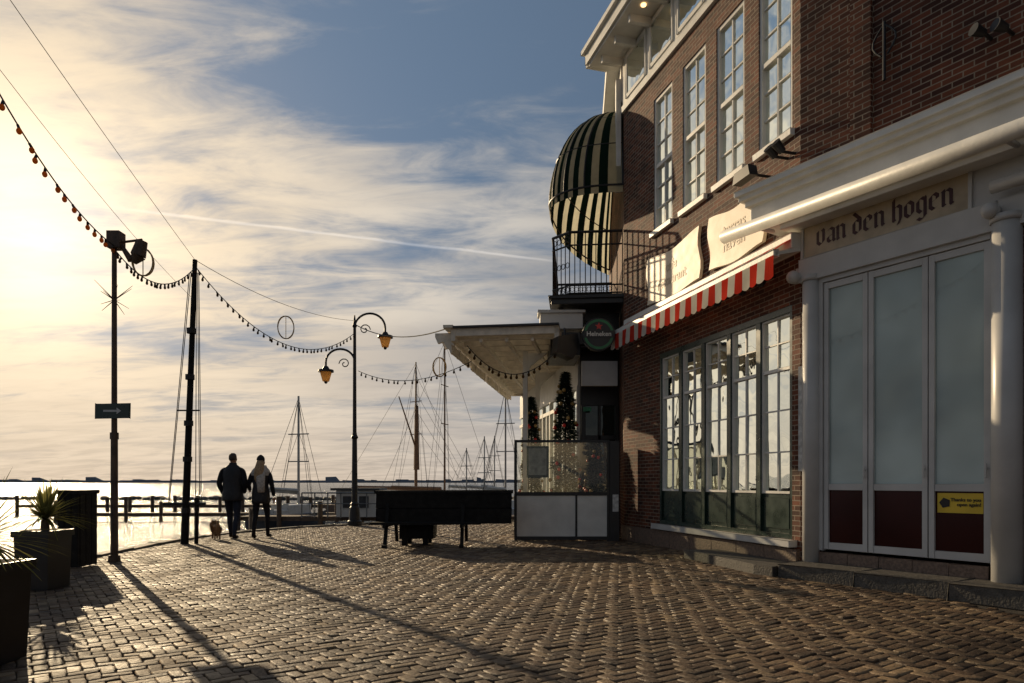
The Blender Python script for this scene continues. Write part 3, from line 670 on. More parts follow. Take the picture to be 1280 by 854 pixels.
# ------------------------------------------------------------------ steps
g=grp('stone_step'); mb=MB()
def slab(p,z0,z1): 
    A=[Vector((x,y,z1)) for x,y in p];Bq=[Vector((x,y,z0)) for x,y in p]; mb.face(A); 
    for i in range(len(p)): j=(i+1)%len(p); mb.face([A[i],Bq[i],Bq[j],A[j]])
q=lambda F,a_,o:(F.p(a_,o,0).x,F.p(a_,o,0).y)
slab([q(FA,1.85,.062),q(FA,1.95,.62),q(FA,.0,.72),(3.30,8.66),(3.80,9.02)],-.02,.13)
mb.obj('lower_slab',STEPM,g,bevel=.015)
mb=MB()
for i in range(6):
    a0=.0+i*1.0; mb.box(FB,a0+.12,a0+1.115,.062,.66,-.02,.165)
mb.obj('door_step_slabs',STEPM,g,bevel=.012)
# ------------------------------------------------------------------ street lamp
g=grp('street_lamp'); lx,ly=-4.38,19.0; ml=MB()
prof=[(0,.24),(.12,.24),(.15,.19),(.5,.16),(.55,.12),(.6,.14),(.65,.10),(2.4,.08),(2.45,.12),(2.52,.08),(2.6,.065),(5.5,.05),(5.55,.08),(5.62,.05),(5.85,.02)]
ml.loft([(lx,ly,z,r*.85,r*.85) for z,r in prof],16)
GL=fabric('lantern_glass',(.90,.62,.30),.75); lan=MB()
def arm(sgn,z,reach,rad):
    pts=[]; 
    for k in range(15):
        t=pi*k/14; pts.append(Vector((lx+sgn*(reach/2-reach/2*math.cos(t)),ly,z+rad*math.sin(t))))
    ml.tube([Vector((lx,ly,z-.7))]+pts,.03,8)
    sp=[Vector((lx+sgn*(.28+.16*math.cos(t*.6)*(1-t/16)),ly,z-.05+.16*math.sin(t*.6)*(1-t/16))) for t in range(14)]; ml.tube(sp,.015,6)
    e=pts[-1]; ml.cyl(e,e-Vector((0,0,.15)),.03)
    ml.cyl(e-Vector((0,0,.12)),e-Vector((0,0,.22)),.06,.12,12); ml.cyl(e-Vector((0,0,.22)),e-Vector((0,0,.28)),.21,.22,14)
    lan.cyl(e-Vector((0,0,.285)),e-Vector((0,0,.54)),.16,.09,12); ml.ball(e-Vector((0,0,.56)),.05,8,6)
arm(1,5.5,.85,.40); arm(-1,4.55,.80,.36)
ml.obj('post_and_arms',IRON,g,smooth=False); lan.obj('lantern_glass',GL,g)
# ------------------------------------------------------------------ sign pole
g=grp('sign_post'); mb=MB(); sx,sy=-6.0,10.3
mb.cyl((sx,sy,0),(sx,sy,1.9),.055,.05,12); mb.cyl((sx,sy,1.9),(sx,sy,4.95),.042,.035,12); mb.cyl((sx,sy,0),(sx,sy,.1),.09,.08,12)
mb.cyl((sx,sy,1.85),(sx,sy,1.95),.062)
for k in range(7):
    an=k*.9; mb.cyl((sx,sy,3.95),(sx+.26*math.cos(an),sy+.26*math.sin(an),4.12+.12*math.sin(k*2.1)),.008,.003,4); mb.cyl((sx,sy,3.95),(sx+.24*math.cos(an+.4),sy+.2*math.sin(an),3.82-.06*math.sin(k)),.008,.003,4)
mb.cyl((sx-.05,sy,4.8),(sx+.42,sy,4.86),.02); mb.wbox(sx-.07,sx+.12,sy-.09,sy+.09,4.72,4.97)
mb.cyl((sx+.42,sy,4.84),(sx+.36,sy,4.62),.08,.11,8); mb.cyl((sx+.36,sy,4.62),(sx+.30,sy,4.50),.11,.03,8); mb.cyl((sx+.1,sy,4.78),(sx+.25,sy,4.55),.03,.05)
mb.obj('pole_and_floodlight',WOOD,g)
mb=MB(); mb.wbox(sx-.24,sx+.27,sy-.075,sy-.055,2.16,2.38); mb.obj('sign_plate',GREEN,g,bevel=.01)
mb=MB(); mb.wbox(sx-.12,sx+.08,sy-.08,sy-.0765,2.255,2.285)
mb.face([(sx+.08,sy-.08,2.22),(sx+.15,sy-.08,2.27),(sx+.08,sy-.08,2.32)]); mb.obj('arrow',GREYWHITE,g)
g=grp('flag_mast'); mb=MB(); mx,my=-6.33,13.3; tip=Vector((-6.2,13.35,5.55))
mb.cyl((mx-.05,my,-.02),tip,.075,.045,12); mb.cyl((mx+.18,my,0),(mx+.19,my,.9),.04,seg=8); mb.obj('mast',BLKWOOD,g)
mb=MB()
for dx,dy,z in((-.42,.1,.75),(-.30,-.1,.75),(.20,.1,.75),(.30,-.05,.75),(.12,.1,.75)):
    mb.cyl((mx+dx,my+dy,z),tip-Vector((-dx*.25,0,.25)),.008,seg=4)
mb.cyl((mx-.46,my,.78),(mx+.36,my,.78),.03); mb.cyl((mx-.2,my,2.6),(mx+.24,my,2.6),.015)
for z in(.6,1.6,2.3,3.2,4.1): mb.cyl((mx-.04+.03*z,my,z),(mx-.04+.03*z,my,z+.10),.088,.088,10)
mb.obj('halyards_and_spreader',CABLE,g)
g=grp('flag_mast'); mb=MB(); mb.cyl((-5.0,5.0,0),(-5,5,6.7),.07,.05,10); mb.cyl((-5,5,0),(-5,5,.1),.12); mb.obj('mast',BLKWOOD,g)
# ------------------------------------------------------------------ string lights
def string(name,A,Bp,sag,nb,br=.03,bm=BULBD):
    g=grp(name); mb=MB(); bb=MB(); A=Vector(A);Bp=Vector(Bp); n=40
    P_=lambda t:A+(Bp-A)*t-Vector((0,0,4*sag*t*(1-t)))
    mb.tube([P_(i/n) for i in range(n+1)],.009,5)
    for i in range(nb):
        c=P_((i+random.uniform(.3,.7))/nb); sw=Vector((random.uniform(-.02,.02),random.uniform(-.02,.02),0))
        mb.cyl(c,c+sw-Vector((0,0,.045)),.015,.017,6)
        bb.ball(c+sw-Vector((0,0,.04+br*1.1)),br,8,6,1.25)
    mb.obj('cable',CABLE,g); bb.obj('bulbs',bm,g,smooth=True)
string('string_lights',(-5,5,6.6),(sx+.02,sy,4.75),.55,24,.030,BULB)
string('string_lights',(sx,sy,4.72),tip-Vector((0,0,.15)),.42,22,.022)
string('string_lights',tip-Vector((0,0,.12)),(lx,ly,5.35),.95,36,.026)
string('string_lights',(-.95,14.5,4.1),(1.05,14.0,4.05),.62,16,.03)
string('string_lights',(lx+.1,ly,4.3),(-.9,15.2,3.9),.35,18,.026)
g=grp('overhead_wires'); mb=MB()
def wire(A,Bp,sag,r=.006):
    A=Vector(A);Bp=Vector(Bp); mb.tube([A+(Bp-A)*(i/16)-Vector((0,0,4*sag*(i/16)*(1-i/16))) for i in range(17)],r,4)
wire((-5,5,6.65),tip,.05,.004); wire(tip,(lx,ly,5.7),.25); wire((lx,ly,5.6),(-1.3,14.5,4.5),.28,.014); wire((-5,5,5.9),tip-Vector((0,0,.8)),.2,.003)
mb.obj('wires',CABLE,g)
def ring(c,r):
    g=grp('ring_ornament'); mb=MB(); c=Vector(c)
    for ph in(0,.6):
        mb.tube([c+Vector((r*math.cos(t*pi/10)*math.cos(ph),r*math.cos(t*pi/10)*math.sin(ph),r*1.4*math.sin(t*pi/10))) for t in range(21)],.012,5)
    mb.cyl(c+Vector((0,0,r*1.4)),c-Vector((0,0,r*1.4)),.008); mb.obj('hoops',GOLDTXT,g)
ring((-6.0,11.1,4.78),.16) ; ring((-5.3,16.0,4.83),.19); ring((-1.7,16,3.9),.16)
# ------------------------------------------------------------------ planters and palms
LEAFT=fabric('palm_leaf_translucent',(.20,.19,.06),.45)
def planter(x,y,w0,w1,h):
    g=grp('tapered_planter',(x,y,0),random.uniform(-.05,.05)); mb=MB()
    for (za,zb,wa,wb) in((0,h-.07,w0,w1-.02),(h-.07,h,w1,w1)):
        v=[(-wa,-wa,za),(wa,-wa,za),(wa,wa,za),(-wa,wa,za),(-wb,-wb,zb),(wb,-wb,zb),(wb,wb,zb),(-wb,wb,zb)]
        for f in((0,1,5,4),(1,2,6,5),(2,3,7,6),(3,0,4,7),(4,5,6,7),(0,3,2,1)): mb.face([v[i] for i in f])
    mb.obj('pot',BLACK,g,bevel=.012); mb=MB(); mb.face([(-w1*.9,-w1*.9,h+.002),(w1*.9,-w1*.9,h+.002),(w1*.9,w1*.9,h+.002),(-w1*.9,w1*.9,h+.002)]); mb.obj('soil',SAND,g)
def yucca(x,y,z,R_,n,seed):
    g=grp('yucca_palm'); mb=MB(); rg=random.Random(seed); tr=MB(); tr.cyl((x,y,z-.1),(x,y,z+.12),.05,.04,10)
    for i in range(n):
        an=rg.random()*2*pi; el=rg.uniform(-.05,1.3); L_=R_*rg.uniform(.75,1.15); w=.014
        d=Vector((math.cos(an)*math.cos(el),math.sin(an)*math.cos(el),math.sin(el))); s=Vector((-math.sin(an),math.cos(an),0))
        base=Vector((x,y,z+.12)); prev=None; ns=6
        for k in range(ns+1):
            t=k/ns; c=base+d*L_*t+Vector((0,0,-L_*.34*math.cos(el)*t*t)); ww=w*(1-t)**.6*(1 if k else .5)+.0008
            cur=(c-s*ww,c+s*ww)
            if prev: mb.face([prev[0],prev[1],cur[1],cur[0]])
            prev=cur
    mb.obj('leaves',LEAFT,g); tr.obj('stem',WOOD,g)
planter(-5.32,7.75,.18,.215,.66); yucca(-5.30,7.75,.66,.52,150,4)
planter(-3.56,4.5,.21,.25,.67); yucca(-3.60,4.6,.67,.55,110,9)
g=grp('wooden_bin_screen'); mb=MB()
for i in range(3): mb.wbox(-6.32+i*.095,-6.235+i*.095,9.50,9.54,.02,1.04)
for i in range(3): mb.wbox(-6.075,-6.04,9.55+i*.13,9.67+i*.13,.02,1.04)
mb.wbox(-6.34,-6.02,9.48,9.96,1.042,1.09); mb.wbox(-6.33,-6.29,9.55,9.94,.02,1.04); mb.obj('boards',BLKWOOD,g,bevel=.006)
# ------------------------------------------------------------------ boats, jetties
HW=pmat('white_hull',(.5,.5,.48),.4,var=.15); HD=pmat('dark_hull',(.03,.035,.05),.4); MASTW=pmat('varnished_mast',(.22,.11,.05),.5); ALU=pmat('alloy_mast',(.35,.35,.34),.4,metal=.5)
HB=pmat('brown_hull',(.09,.045,.025),.5)
def boat(x,y,L_,Bm,mh,ang,hull,mast,classic=False,fb=.7):
    g=grp('sailing_boat',(x,y,-1.05),ang); mb=MB(); ns=10; secs=[]
    for i in range(ns+1):
        t=i/ns; b=Bm/2*(math.sin(pi*min(1,.18+t*.82))**.6 if t<.98 else .02); zd=fb+.35*(t-.4)**2*1.2; xx=(t-.5)*L_
        secs.append([(xx,-b,zd),(xx,-b*.85,.1),(xx*.96,0,-.4),(xx,b*.85,.1),(xx,b,zd)])
    for i in range(ns):
        for k in range(4): mb.face([secs[i][k],secs[i+1][k],secs[i+1][k+1],secs[i][k+1]])
        mb.face([secs[i][4],secs[i+1][4],secs[i+1][0],secs[i][0]])
    mb.face(secs[0]); mb.obj('hull',hull,g,smooth=False)
    mb=MB(); mb.wbox(-L_*.2,L_*.15,-Bm*.25,Bm*.25,fb,fb+.45); mb.wbox(-L_*.42,-L_*.22,-Bm*.3,Bm*.3,fb,fb+.25); mb.obj('cabin',HW,g,bevel=.05)
    mb=MB(); mb.cyl((L_*.08,0,fb),(L_*.08,0,mh+.6),.13 if classic else .07,.05,8); mb.cyl((L_*.07,0,fb+1.0),(-L_*.38,0,fb+1.15),.06); mb.cyl((L_*.05,0,fb+1.12),(-L_*.36,0,fb+1.25),.12,.08,8)
    for z in(.55,.78): mb.cyl((L_*.08,-.6,mh*z),(L_*.08,.6,mh*z),.03)
    if classic:
        mb.cyl((L_*.08,0,mh*.45),(-L_*.05,0,mh*.8),.07,.04); mb.cyl((L_*.5,0,fb+.3),(L_*.72,0,fb+.8),.08,.04)
        mb.cyl((L_*.085,0,mh*.3),(L_*.085,0,mh*.75),.22,.14,8)
    mb.obj('mast_and_boom',mast,g)
    mb=MB(); T=(L_*.08,0,mh+.5)
    for e in((L_*.5,0,fb+.2),(-L_*.5,0,fb+.1),(L_*.05,Bm/2,fb),(L_*.05,-Bm/2,fb),(L_*.0,Bm/2,fb),(L_*.0,-Bm/2,fb)): mb.cyl(e,T,.011,seg=4)
    for s_ in(-1,1): mb.tube([(L_*.05,s_*Bm/2,fb),(L_*.08,s_*.6,mh*.55),(L_*.08,0,mh*.8)],.010,4)
    if classic:
        for k in range(4): mb.cyl((L_*(.5+.05*k),0,fb+.3+.1*k),(L_*.08,0,mh*(.6+.12*k)),.012,seg=4)
    mb.obj('rigging',CABLE,g)
boat(-7.8,50,13,3.6,10.6,.9,HB,MASTW,True)
boat(-5.2,46,9,3,11.2,-.3,HW,MASTW,False)
boat(-10.9,34,5.5,2.0,6.0,1.25,HD,ALU)
boat(-.6,42,9,3,7.6,1.3,HW,ALU)
boat(-2.6,58,8,2.8,5.6,1.2,HW,ALU)
boat(-1.9,66,9,2.8,6.2,1.3,HD,ALU)
boat(-4.4,62,8,2.8,4.8,1.2,HW,ALU)
g=grp('wooden_jetty'); mb=MB()
mb.wbox(-34,-12.5,47,48.6,-.55,-.35)
for i in range(15): mb.cyl((-34+i*1.55,46.9,-2),(-34+i*1.55,46.9,.15+.2*random.random()),.12)
mb.wbox(-27,-9.5,39.0,39.8,-.75,-.55)
for i in range(9): mb.cyl((-26+i*2,38.9,-2),(-26+i*2,38.9,.1+.3*random.random()),.1)
mb.wbox(-12,3,30,31.4,-.5,-.3)
for i in range(9): mb.cyl((-12+i*1.8,29.9,-2),(-12+i*1.8,29.9,.3+.3*random.random()),.11)
mb.obj('deck_and_piles',WOOD,g)
g=grp('breakwater'); mb=MB()
for i in range(260):
    xx=-75+i*.45+random.uniform(-.2,.2); r=random.uniform(.3,.6); mb.ball((xx,88+random.uniform(-1,1),-1.05+random.uniform(0,.25)),r,6,4,.6)
mb.obj('rocks',CONC,g)
g=grp('harbour_hut'); mb=MB(); mb.wbox(-7.6,-5.9,29.5,31,-.3,.85); mb.obj('walls',GREYWHITE,g); mb=MB(); mb.wbox(-7.8,-5.7,29.3,31.2,.85,.95); mb.wbox(-7.3,-6.9,29.45,29.49,.1,.6); mb.wbox(-6.6,-6.2,29.45,29.49,.1,.6); mb.obj('roof_and_windows',ROOF,g)
g=grp('quay_railing'); mb=MB()
for i in range(9):
    xx=-8.9+i*.55; mb.cyl((xx,28.9,-.3),(xx,28.9,.75),.03)
mb.cyl((-8.9,28.9,.75),(-4.5,28.9,.75),.03); mb.cyl((-8.9,28.9,.3),(-4.5,28.9,.3),.02); mb.obj('rails',STEEL,g)
g=grp('mooring_post'); mb=MB(); 
for xx,yy in((-9.3,24.5),(-9.9,26),(-2.0,23.5),(-5.5,24)): mb.cyl((xx,yy,-2),(xx,yy,.25),.13,.12,10)
mb.obj('posts',WOOD,g)
# ------------------------------------------------------------------ people
def zmat(name,bands,rough=.8):
    m,nt,out=new_mat(name); N=nt.nodes; L=nt.links
    b=N.new('ShaderNodeBsdfPrincipled'); L.new(b.outputs[0],out.inputs[0]); b.inputs['Roughness'].default_value=rough; b.inputs['Specular IOR Level'].default_value=.2
    tc=N.new('ShaderNodeTexCoord'); sp=N.new('ShaderNodeSeparateXYZ'); L.new(tc.outputs['Object'],sp.inputs[0])
    mr=N.new('ShaderNodeMath'); mr.operation='DIVIDE'; mr.inputs[1].default_value=2; L.new(sp.outputs[2],mr.inputs[0])
    cr=N.new('ShaderNodeValToRGB'); cr.color_ramp.interpolation='CONSTANT'; e=cr.color_ramp.elements
    e[0].position=0; e[0].color=(*bands[0][1],1); e[1].position=bands[1][0]/2; e[1].color=(*bands[1][1],1)
    for z,c in bands[2:]: x=e.new(z/2); x.color=(*c,1)
    L.new(mr.outputs[0],cr.inputs[0]); 
    nz=N.new('ShaderNodeTexNoise'); nz.inputs['Scale'].default_value=14; nz.inputs['Detail'].default_value=5; L.new(tc.outputs['Object'],nz.inputs['Vector'])
    r=N.new('ShaderNodeMapRange'); r.inputs[3].default_value=.6; r.inputs[4].default_value=1.4; L.new(nz.outputs[0],r.inputs[0])
    mx=N.new('ShaderNodeVectorMath'); mx.operation='SCALE'; L.new(cr.outputs[0],mx.inputs[0]); L.new(r.outputs[0],mx.inputs['Scale']); L.new(mx.outputs[0],b.inputs['Base Color'])
    bp=N.new('ShaderNodeBump'); bp.inputs['Strength'].default_value=.5; bp.inputs['Distance'].default_value=.02; L.new(nz.outputs[0],bp.inputs['Height']); L.new(bp.outputs[0],b.inputs['Normal'])
    return m
def skin(name,pts,edges,mat,parent,roots=(0,),sub=2):
    me=bpy.data.meshes.new(name); me.from_pydata([p[0] for p in pts],edges,[]); me.materials.append(mat)
    o=bpy.data.objects.new(name,me); COL.objects.link(o); o.parent=parent
    m=o.modifiers.new('Skin','SKIN'); m.use_smooth_shade=True
    sv=me.skin_vertices[0].data
    for i,p in enumerate(pts):
        r=p[1]; sv[i].radius=(r,r) if not isinstance(r,tuple) else r; sv[i].use_root=i in roots
    s=o.modifiers.new('Sub','SUBSURF'); s.levels=sub; s.render_levels=sub
    return o
SKIN=pmat('skin',(.42,.24,.17),.5,var=.1); 
HAIRM=pmat('grey_brown_hair',(.06,.045,.035),.7); HAIRW=pmat('blonde_hair',(.38,.25,.13),.6,var=.4,nscale=40)
SCARF=pmat('grey_wool_scarf',(.48,.45,.41),.9,var=.3,nscale=25,bump=.6); BEAN=pmat('black_beanie',(.015,.015,.017),.9)
JM=pmat('black_winter_jacket',(.014,.015,.019),.6,var=.5,nscale=8,bump=.5,bscale=14)
def head(g,hc,skinm):
    x,y,z=hc; mb=MB()
    mb.loft([(x,y+.01,z-.125,.02,.025),(x,y+.02,z-.115,.042,.05),(x,y+.015,z-.08,.058,.072),(x,y+.008,z-.03,.068,.085),(x,y,z+.02,.073,.092),(x,y-.005,z+.06,.070,.088),(x,y-.005,z+.095,.052,.066),(x,y-.005,z+.115,.02,.03)],20)
    mb.ball((x,y+.10,z-.025),.016,8,6,1.5); mb.ball((x-.073,y,z-.015),.022,8,6,1.4,sx=.4); mb.ball((x+.073,y,z-.015),.022,8,6,1.4,sx=.4)
    mb.obj('head',skinm,g,smooth=True)
    e=MB(); e.ball((x-.03,y+.085,z+.0),.010); e.ball((x+.03,y+.085,z+.0),.010); e.obj('eyes',BLACK,g,smooth=True)
    e=MB(); e.ball((x,y+.088,z-.07),.022,10,6,.3,sy=.4); e.obj('mouth',TEXTM,g,smooth=True)
def hand(g,w,down=Vector((0,.1,-1)),side=1):
    w=Vector(w); d=down.normalized(); f=Vector((0,1,0)); pts=[(w,.026),(w+d*.05,(.036,.018)),(w+d*.09,(.036,.017))]; ed=[(0,1),(1,2)]; roots=[0]
    for k in range(4):
        b=len(pts); off=f*(-.027+.018*k); Lf=(.06,.075,.078,.068)[k]
        base=w+d*.08+off; pts+= [(base,.009),(base+d*Lf*.5+Vector((-side*.006,0,0)),.0085),(base+d*Lf*.85+Vector((-side*.022,0,0)),.007)]; ed+=[(b,b+1),(b+1,b+2)]; roots.append(b)
    b=len(pts); base=w+d*.03+f*.02; pts+=[(base,.011),(base+d*.03+f*.03,.010),(base+d*.06+f*.035,.008)]; ed+=[(b,b+1),(b+1,b+2)]; roots.append(b)
    skin('hand',pts,ed,SKIN,g,roots,1)
def legs_arms(g,mat,W,strideL,strideR,arms,sh_z=1.47,pel=.95,thick=1.0):
    pts=[((0,0,pel),(.15*thick,.12*thick)),((0,0,pel+.2),(.14*thick,.11*thick)),((0,0,pel+.38),(.165*thick,.12*thick)),((0,-.005,sh_z-.03),(.12,.09)),((0,.0,sh_z+.08),.055),((0,.01,sh_z+.14),.052)]
    ed=[(0,1),(1,2),(2,3),(3,4),(4,5)]
    for s,st in((-1,strideL),(1,strideR)):
        b=len(pts); hip=(s*.09,0,pel-.06); kn=(s*.10,st*.45+.05,.50); an=(s*.095,st-.02,.10 if st>=0 else .13); toe=(s*.115,st+.16,.035 if st>=0 else .04)
        pts+=[(hip,.092*thick),(((hip[0]+kn[0])/2,(hip[1]+kn[1])/2,(hip[2]+kn[2])/2),.085*thick),(kn,.062*thick),((kn[0],(kn[1]+an[1])/2-.02,.32),.056*thick),(an,.042),((an[0]*1.05,st-.03,.045),.042),(toe,(.042,.032))]
        ed+=[(0,b)]+[(b+i,b+i+1) for i in range(6)]
    for s,(el,wr) in zip((-1,1),arms):
        b=len(pts); pts+=[((s*W,0,sh_z-.05),.072*thick),(el,.056*thick),(wr,.043*thick)]; ed+=[(3,b),(b,b+1),(b+1,b+2)]
    return skin('body',pts,ed,mat,g)
Mm=zmat('mans_clothes',[(0,(.03,.022,.018)),(.09,(.022,.026,.04)),(.88,(.014,.015,.019)),(1.56,(.42,.24,.17))])
g=grp('walking_man',(-5.93,14.5,.005),math.radians(6))
legs_arms(g,Mm,.20,.22,-.20,[((-.27,-.05,1.16),(-.21,.09,.94)),((.27,-.07,1.17),(.21,.10,.96))],1.49,.95,1.08)
mb=MB(); mb.loft([(0,0,.80,.215,.155),(0,0,.84,.222,.16),(0,0,.98,.215,.158),(0,0,1.02,.20,.145),(0,0,1.15,.205,.148),(0,0,1.19,.198,.142),(0,0,1.33,.222,.152),(0,0,1.37,.216,.145),(0,-.005,1.46,.205,.13),(0,-.005,1.52,.15,.10),(0,0,1.57,.085,.08),(0,0,1.61,.078,.078)],28)
mb.obj('jacket_body',JM,g,smooth=True)
head(g,(0,.02,1.70),SKIN)
mb=MB(); mb.loft([(0,-.022,1.66,.066,.066),(0,-.014,1.70,.078,.088),(0,-.006,1.75,.078,.094),(0,-.003,1.79,.066,.080),(0,0,1.815,.035,.045)],18); mb.obj('short_hair',HAIRM,g,smooth=True)
Wm=zmat('womans_clothes',[(0,(.02,.014,.012)),(.20,(.016,.016,.02)),(.86,(.018,.018,.022)),(1.50,(.42,.24,.17))])
gw=grp('walking_woman',(-5.38,14.62,.005),math.radians(4))
legs_arms(gw,Wm,.175,-.16,.20,[((-.24,-.06,1.14),(-.26,.12,1.02)),((.24,-.03,1.13),(.26,.06,.89))],1.43,.93,.94)
hand(gw,(.262,.062,.88),side=1); hand(gw,(-.265,.15,1.0),Vector((-.5,.8,-.1)),-1)
mb=MB(); mb.loft([(0,0,.74,.185,.145),(0,0,.80,.195,.15),(0,0,.98,.185,.145),(0,0,1.12,.16,.13),(0,0,1.28,.185,.14),(0,0,1.39,.185,.125),(0,0,1.46,.13,.10),(0,0,1.52,.08,.08)],28); mb.obj('coat_body',JM,gw,smooth=True)
head(gw,(0,.02,1.63),SKIN)
mb=MB(); mb.loft([(0,-.008,1.645,.080,.096),(0,-.006,1.68,.084,.10),(0,-.006,1.72,.078,.092),(0,-.006,1.755,.055,.065),(0,-.006,1.785,.02,.02)],18); mb.obj('beanie',BEAN,gw,smooth=True)
mb=MB(); mb.loft([(.005,-.12,1.18,.06,.02),(.0,-.13,1.26,.095,.035),(0,-.13,1.38,.11,.045),(0,-.10,1.50,.10,.06),(0,-.05,1.60,.082,.07),(0,-.03,1.68,.07,.07)],18); mb.obj('long_hair',HAIRW,gw,smooth=True)
mb=MB(); mb.loft([(0,-.02,1.34,.190,.135),(0,-.015,1.40,.205,.15),(0,0,1.46,.18,.15),(0,.005,1.51,.13,.13),(0,.01,1.56,.11,.115)],26,cap=False)
mb.loft([(.05,-.150,.98,.07,.018),(.045,-.155,1.15,.085,.022),(.04,-.155,1.30,.095,.03),(.03,-.12,1.42,.09,.035)],12); mb.obj('wool_scarf',SCARF,gw,smooth=True)
FUR=pmat('tan_dog_fur',(.36,.20,.09),.9,var=.45,nscale=30,bump=1,bscale=60)
g=grp('small_dog',(-6.22,14.35,.0),math.radians(35))
pts=[((0,-.10,.22),.062),((0,.0,.215),.072),((0,.11,.23),.078),((0,.18,.28),.05),((0,.22,.33),.056),((0,.28,.315),.03),((0,.305,.31),.02)]
ed=[(i,i+1) for i in range(6)]
for s in(-1,1):
    b=len(pts); pts+=[((s*.045,.12,.17),.035),((s*.045,.11,.09),.022),((s*.045,.12,.02),.02),((s*.045,.14,.012),.018)]; ed+=[(2,b),(b,b+1),(b+1,b+2),(b+2,b+3)]
    b=len(pts); pts+=[((s*.045,-.09,.17),.042),((s*.048,-.06,.11),.03),((s*.048,-.13,.075),.018),((s*.048,-.12,.02),.018),((s*.048,-.10,.012),.018)]; ed+=[(0,b)]+[(b+i,b+i+1) for i in range(4)]
    b=len(pts); pts+=[((s*.035,.21,.38),.018),((s*.045,.20,.41),.007)]; ed+=[(4,b),(b,b+1)]
b=len(pts); pts+=[((0,-.16,.28),.028),((0,-.17,.35),.034),((0,-.12,.39),.026)]; ed+=[(0,b),(b,b+1),(b+1,b+2)]
skin('dog_body',pts,ed,FUR,g,(1,))
mb=MB(); rg=random.Random(5)
for i in range(1700):
    t=rg.random(); cy_=-.12+.34*t; cz=.215+(.10*max(0,t-.65)/.35); an=rg.random()*2*pi
    nrm=Vector((math.cos(an),rg.uniform(-.5,.1),math.sin(an))); c=Vector((0,cy_,cz))+nrm*.06; d=nrm*.04+Vector((0,-.02,-.02)); s=Vector((0,1,0)).cross(nrm).normalized()*.006
    mb.face([c-s,c+s,c+d])
mb.ball((0,.325,.315),.012,mi=1); mb.ball((-.03,.255,.345),.008,mi=1); mb.ball((.03,.255,.345),.008,mi=1)
mb.obj('shaggy_coat_and_nose',[FUR,BLACK],g)
mb=MB(); mb.tube([Vector((0,.17,.29)),Vector((.12,.0,.5)),Vector((.22,-.02,.75)),Vector((.10,-.04,.95))],.004,4); mb.obj('leash',CABLE,g)
# ------------------------------------------------------------------ lighting
SUN=Vector((-.71,1,0)).normalized(); el=math.radians(17); sv=Vector((SUN.x*math.cos(el),SUN.y*math.cos(el),math.sin(el)))
ld=bpy.data.lights.new('sun','SUN'); ld.energy=4.2; ld.angle=math.radians(.5); ld.color=(1,.77,.48)
lo=bpy.data.objects.new('sun',ld); COL.objects.link(lo); lo.rotation_euler=sv.to_track_quat('Z','Y').to_euler(); lo.location=(-20,30,20)
W=bpy.data.worlds.new('World'); S.world=W; W.use_nodes=True; nt=W.node_tree; nt.nodes.clear(); N=nt.nodes; L=nt.links
out=N.new('ShaderNodeOutputWorld'); bg=N.new('ShaderNodeBackground'); bg.inputs[1].default_value=.1; L.new(bg.outputs[0],out.inputs[0])
sky=N.new('ShaderNodeTexSky'); sky.sky_type='NISHITA'; sky.sun_disc=False; sky.sun_elevation=el; sky.sun_rotation=math.atan2(SUN.x,SUN.y)%(2*pi)
sky.air_density=1; sky.dust_density=.3; sky.ozone_density=1.5
def setin(s,v):
    if hasattr(v,'is_output') : L.new(v,s)
    else: s.default_value=v
def M(op,a_,b_=None,c_=None,clamp=False):
    n=N.new('ShaderNodeMath'); n.operation=op; n.use_clamp=clamp; setin(n.inputs[0],a_)
    if b_ is not None: setin(n.inputs[1],b_)
    if c_ is not None: setin(n.inputs[2],c_)
    return n.outputs[0]
def MIX(f,a_,b_):
    n=N.new('ShaderNodeMix'); n.data_type='RGBA'; setin(n.inputs[0],f); 
    for s,v in((n.inputs[6],a_),(n.inputs[7],b_)):
        if isinstance(v,tuple): s.default_value=(*v,1)
        else: L.new(v,s)
    return n.outputs[2]
def SC(c,f):
    n=N.new('ShaderNodeVectorMath'); n.operation='SCALE'
    if isinstance(c,tuple): n.inputs[0].default_value=c
    else: L.new(c,n.inputs[0])
    setin(n.inputs['Scale'],f); return n.outputs[0]
def ADD(a_,b_):
    n=N.new('ShaderNodeVectorMath'); n.operation='ADD'; L.new(a_,n.inputs[0]); L.new(b_,n.inputs[1]); return n.outputs[0]
def DOT(v,w):
    n=N.new('ShaderNodeVectorMath'); n.operation='DOT_PRODUCT'; L.new(v,n.inputs[0]); n.inputs[1].default_value=w; return n.outputs['Value']
def RNG(v,a_,b_,c_=0,d_=1,sm=True):
    n=N.new('ShaderNodeMapRange'); n.interpolation_type='SMOOTHSTEP' if sm else 'LINEAR'; L.new(v,n.inputs[0])
    for i,q_ in enumerate((a_,b_,c_,d_)): n.inputs[i+1].default_value=q_
    return n.outputs[0]
tc=N.new('ShaderNodeTexCoord'); D=tc.outputs['Generated']
sp=N.new('ShaderNodeSeparateXYZ'); L.new(D,sp.inputs[0])
zc=M('ADD',M('MAXIMUM',sp.outputs[2],0.0),.15)
cb=N.new('ShaderNodeCombineXYZ'); L.new(M('DIVIDE',sp.outputs[0],zc),cb.inputs[0]); L.new(M('DIVIDE',sp.outputs[1],zc),cb.inputs[1])
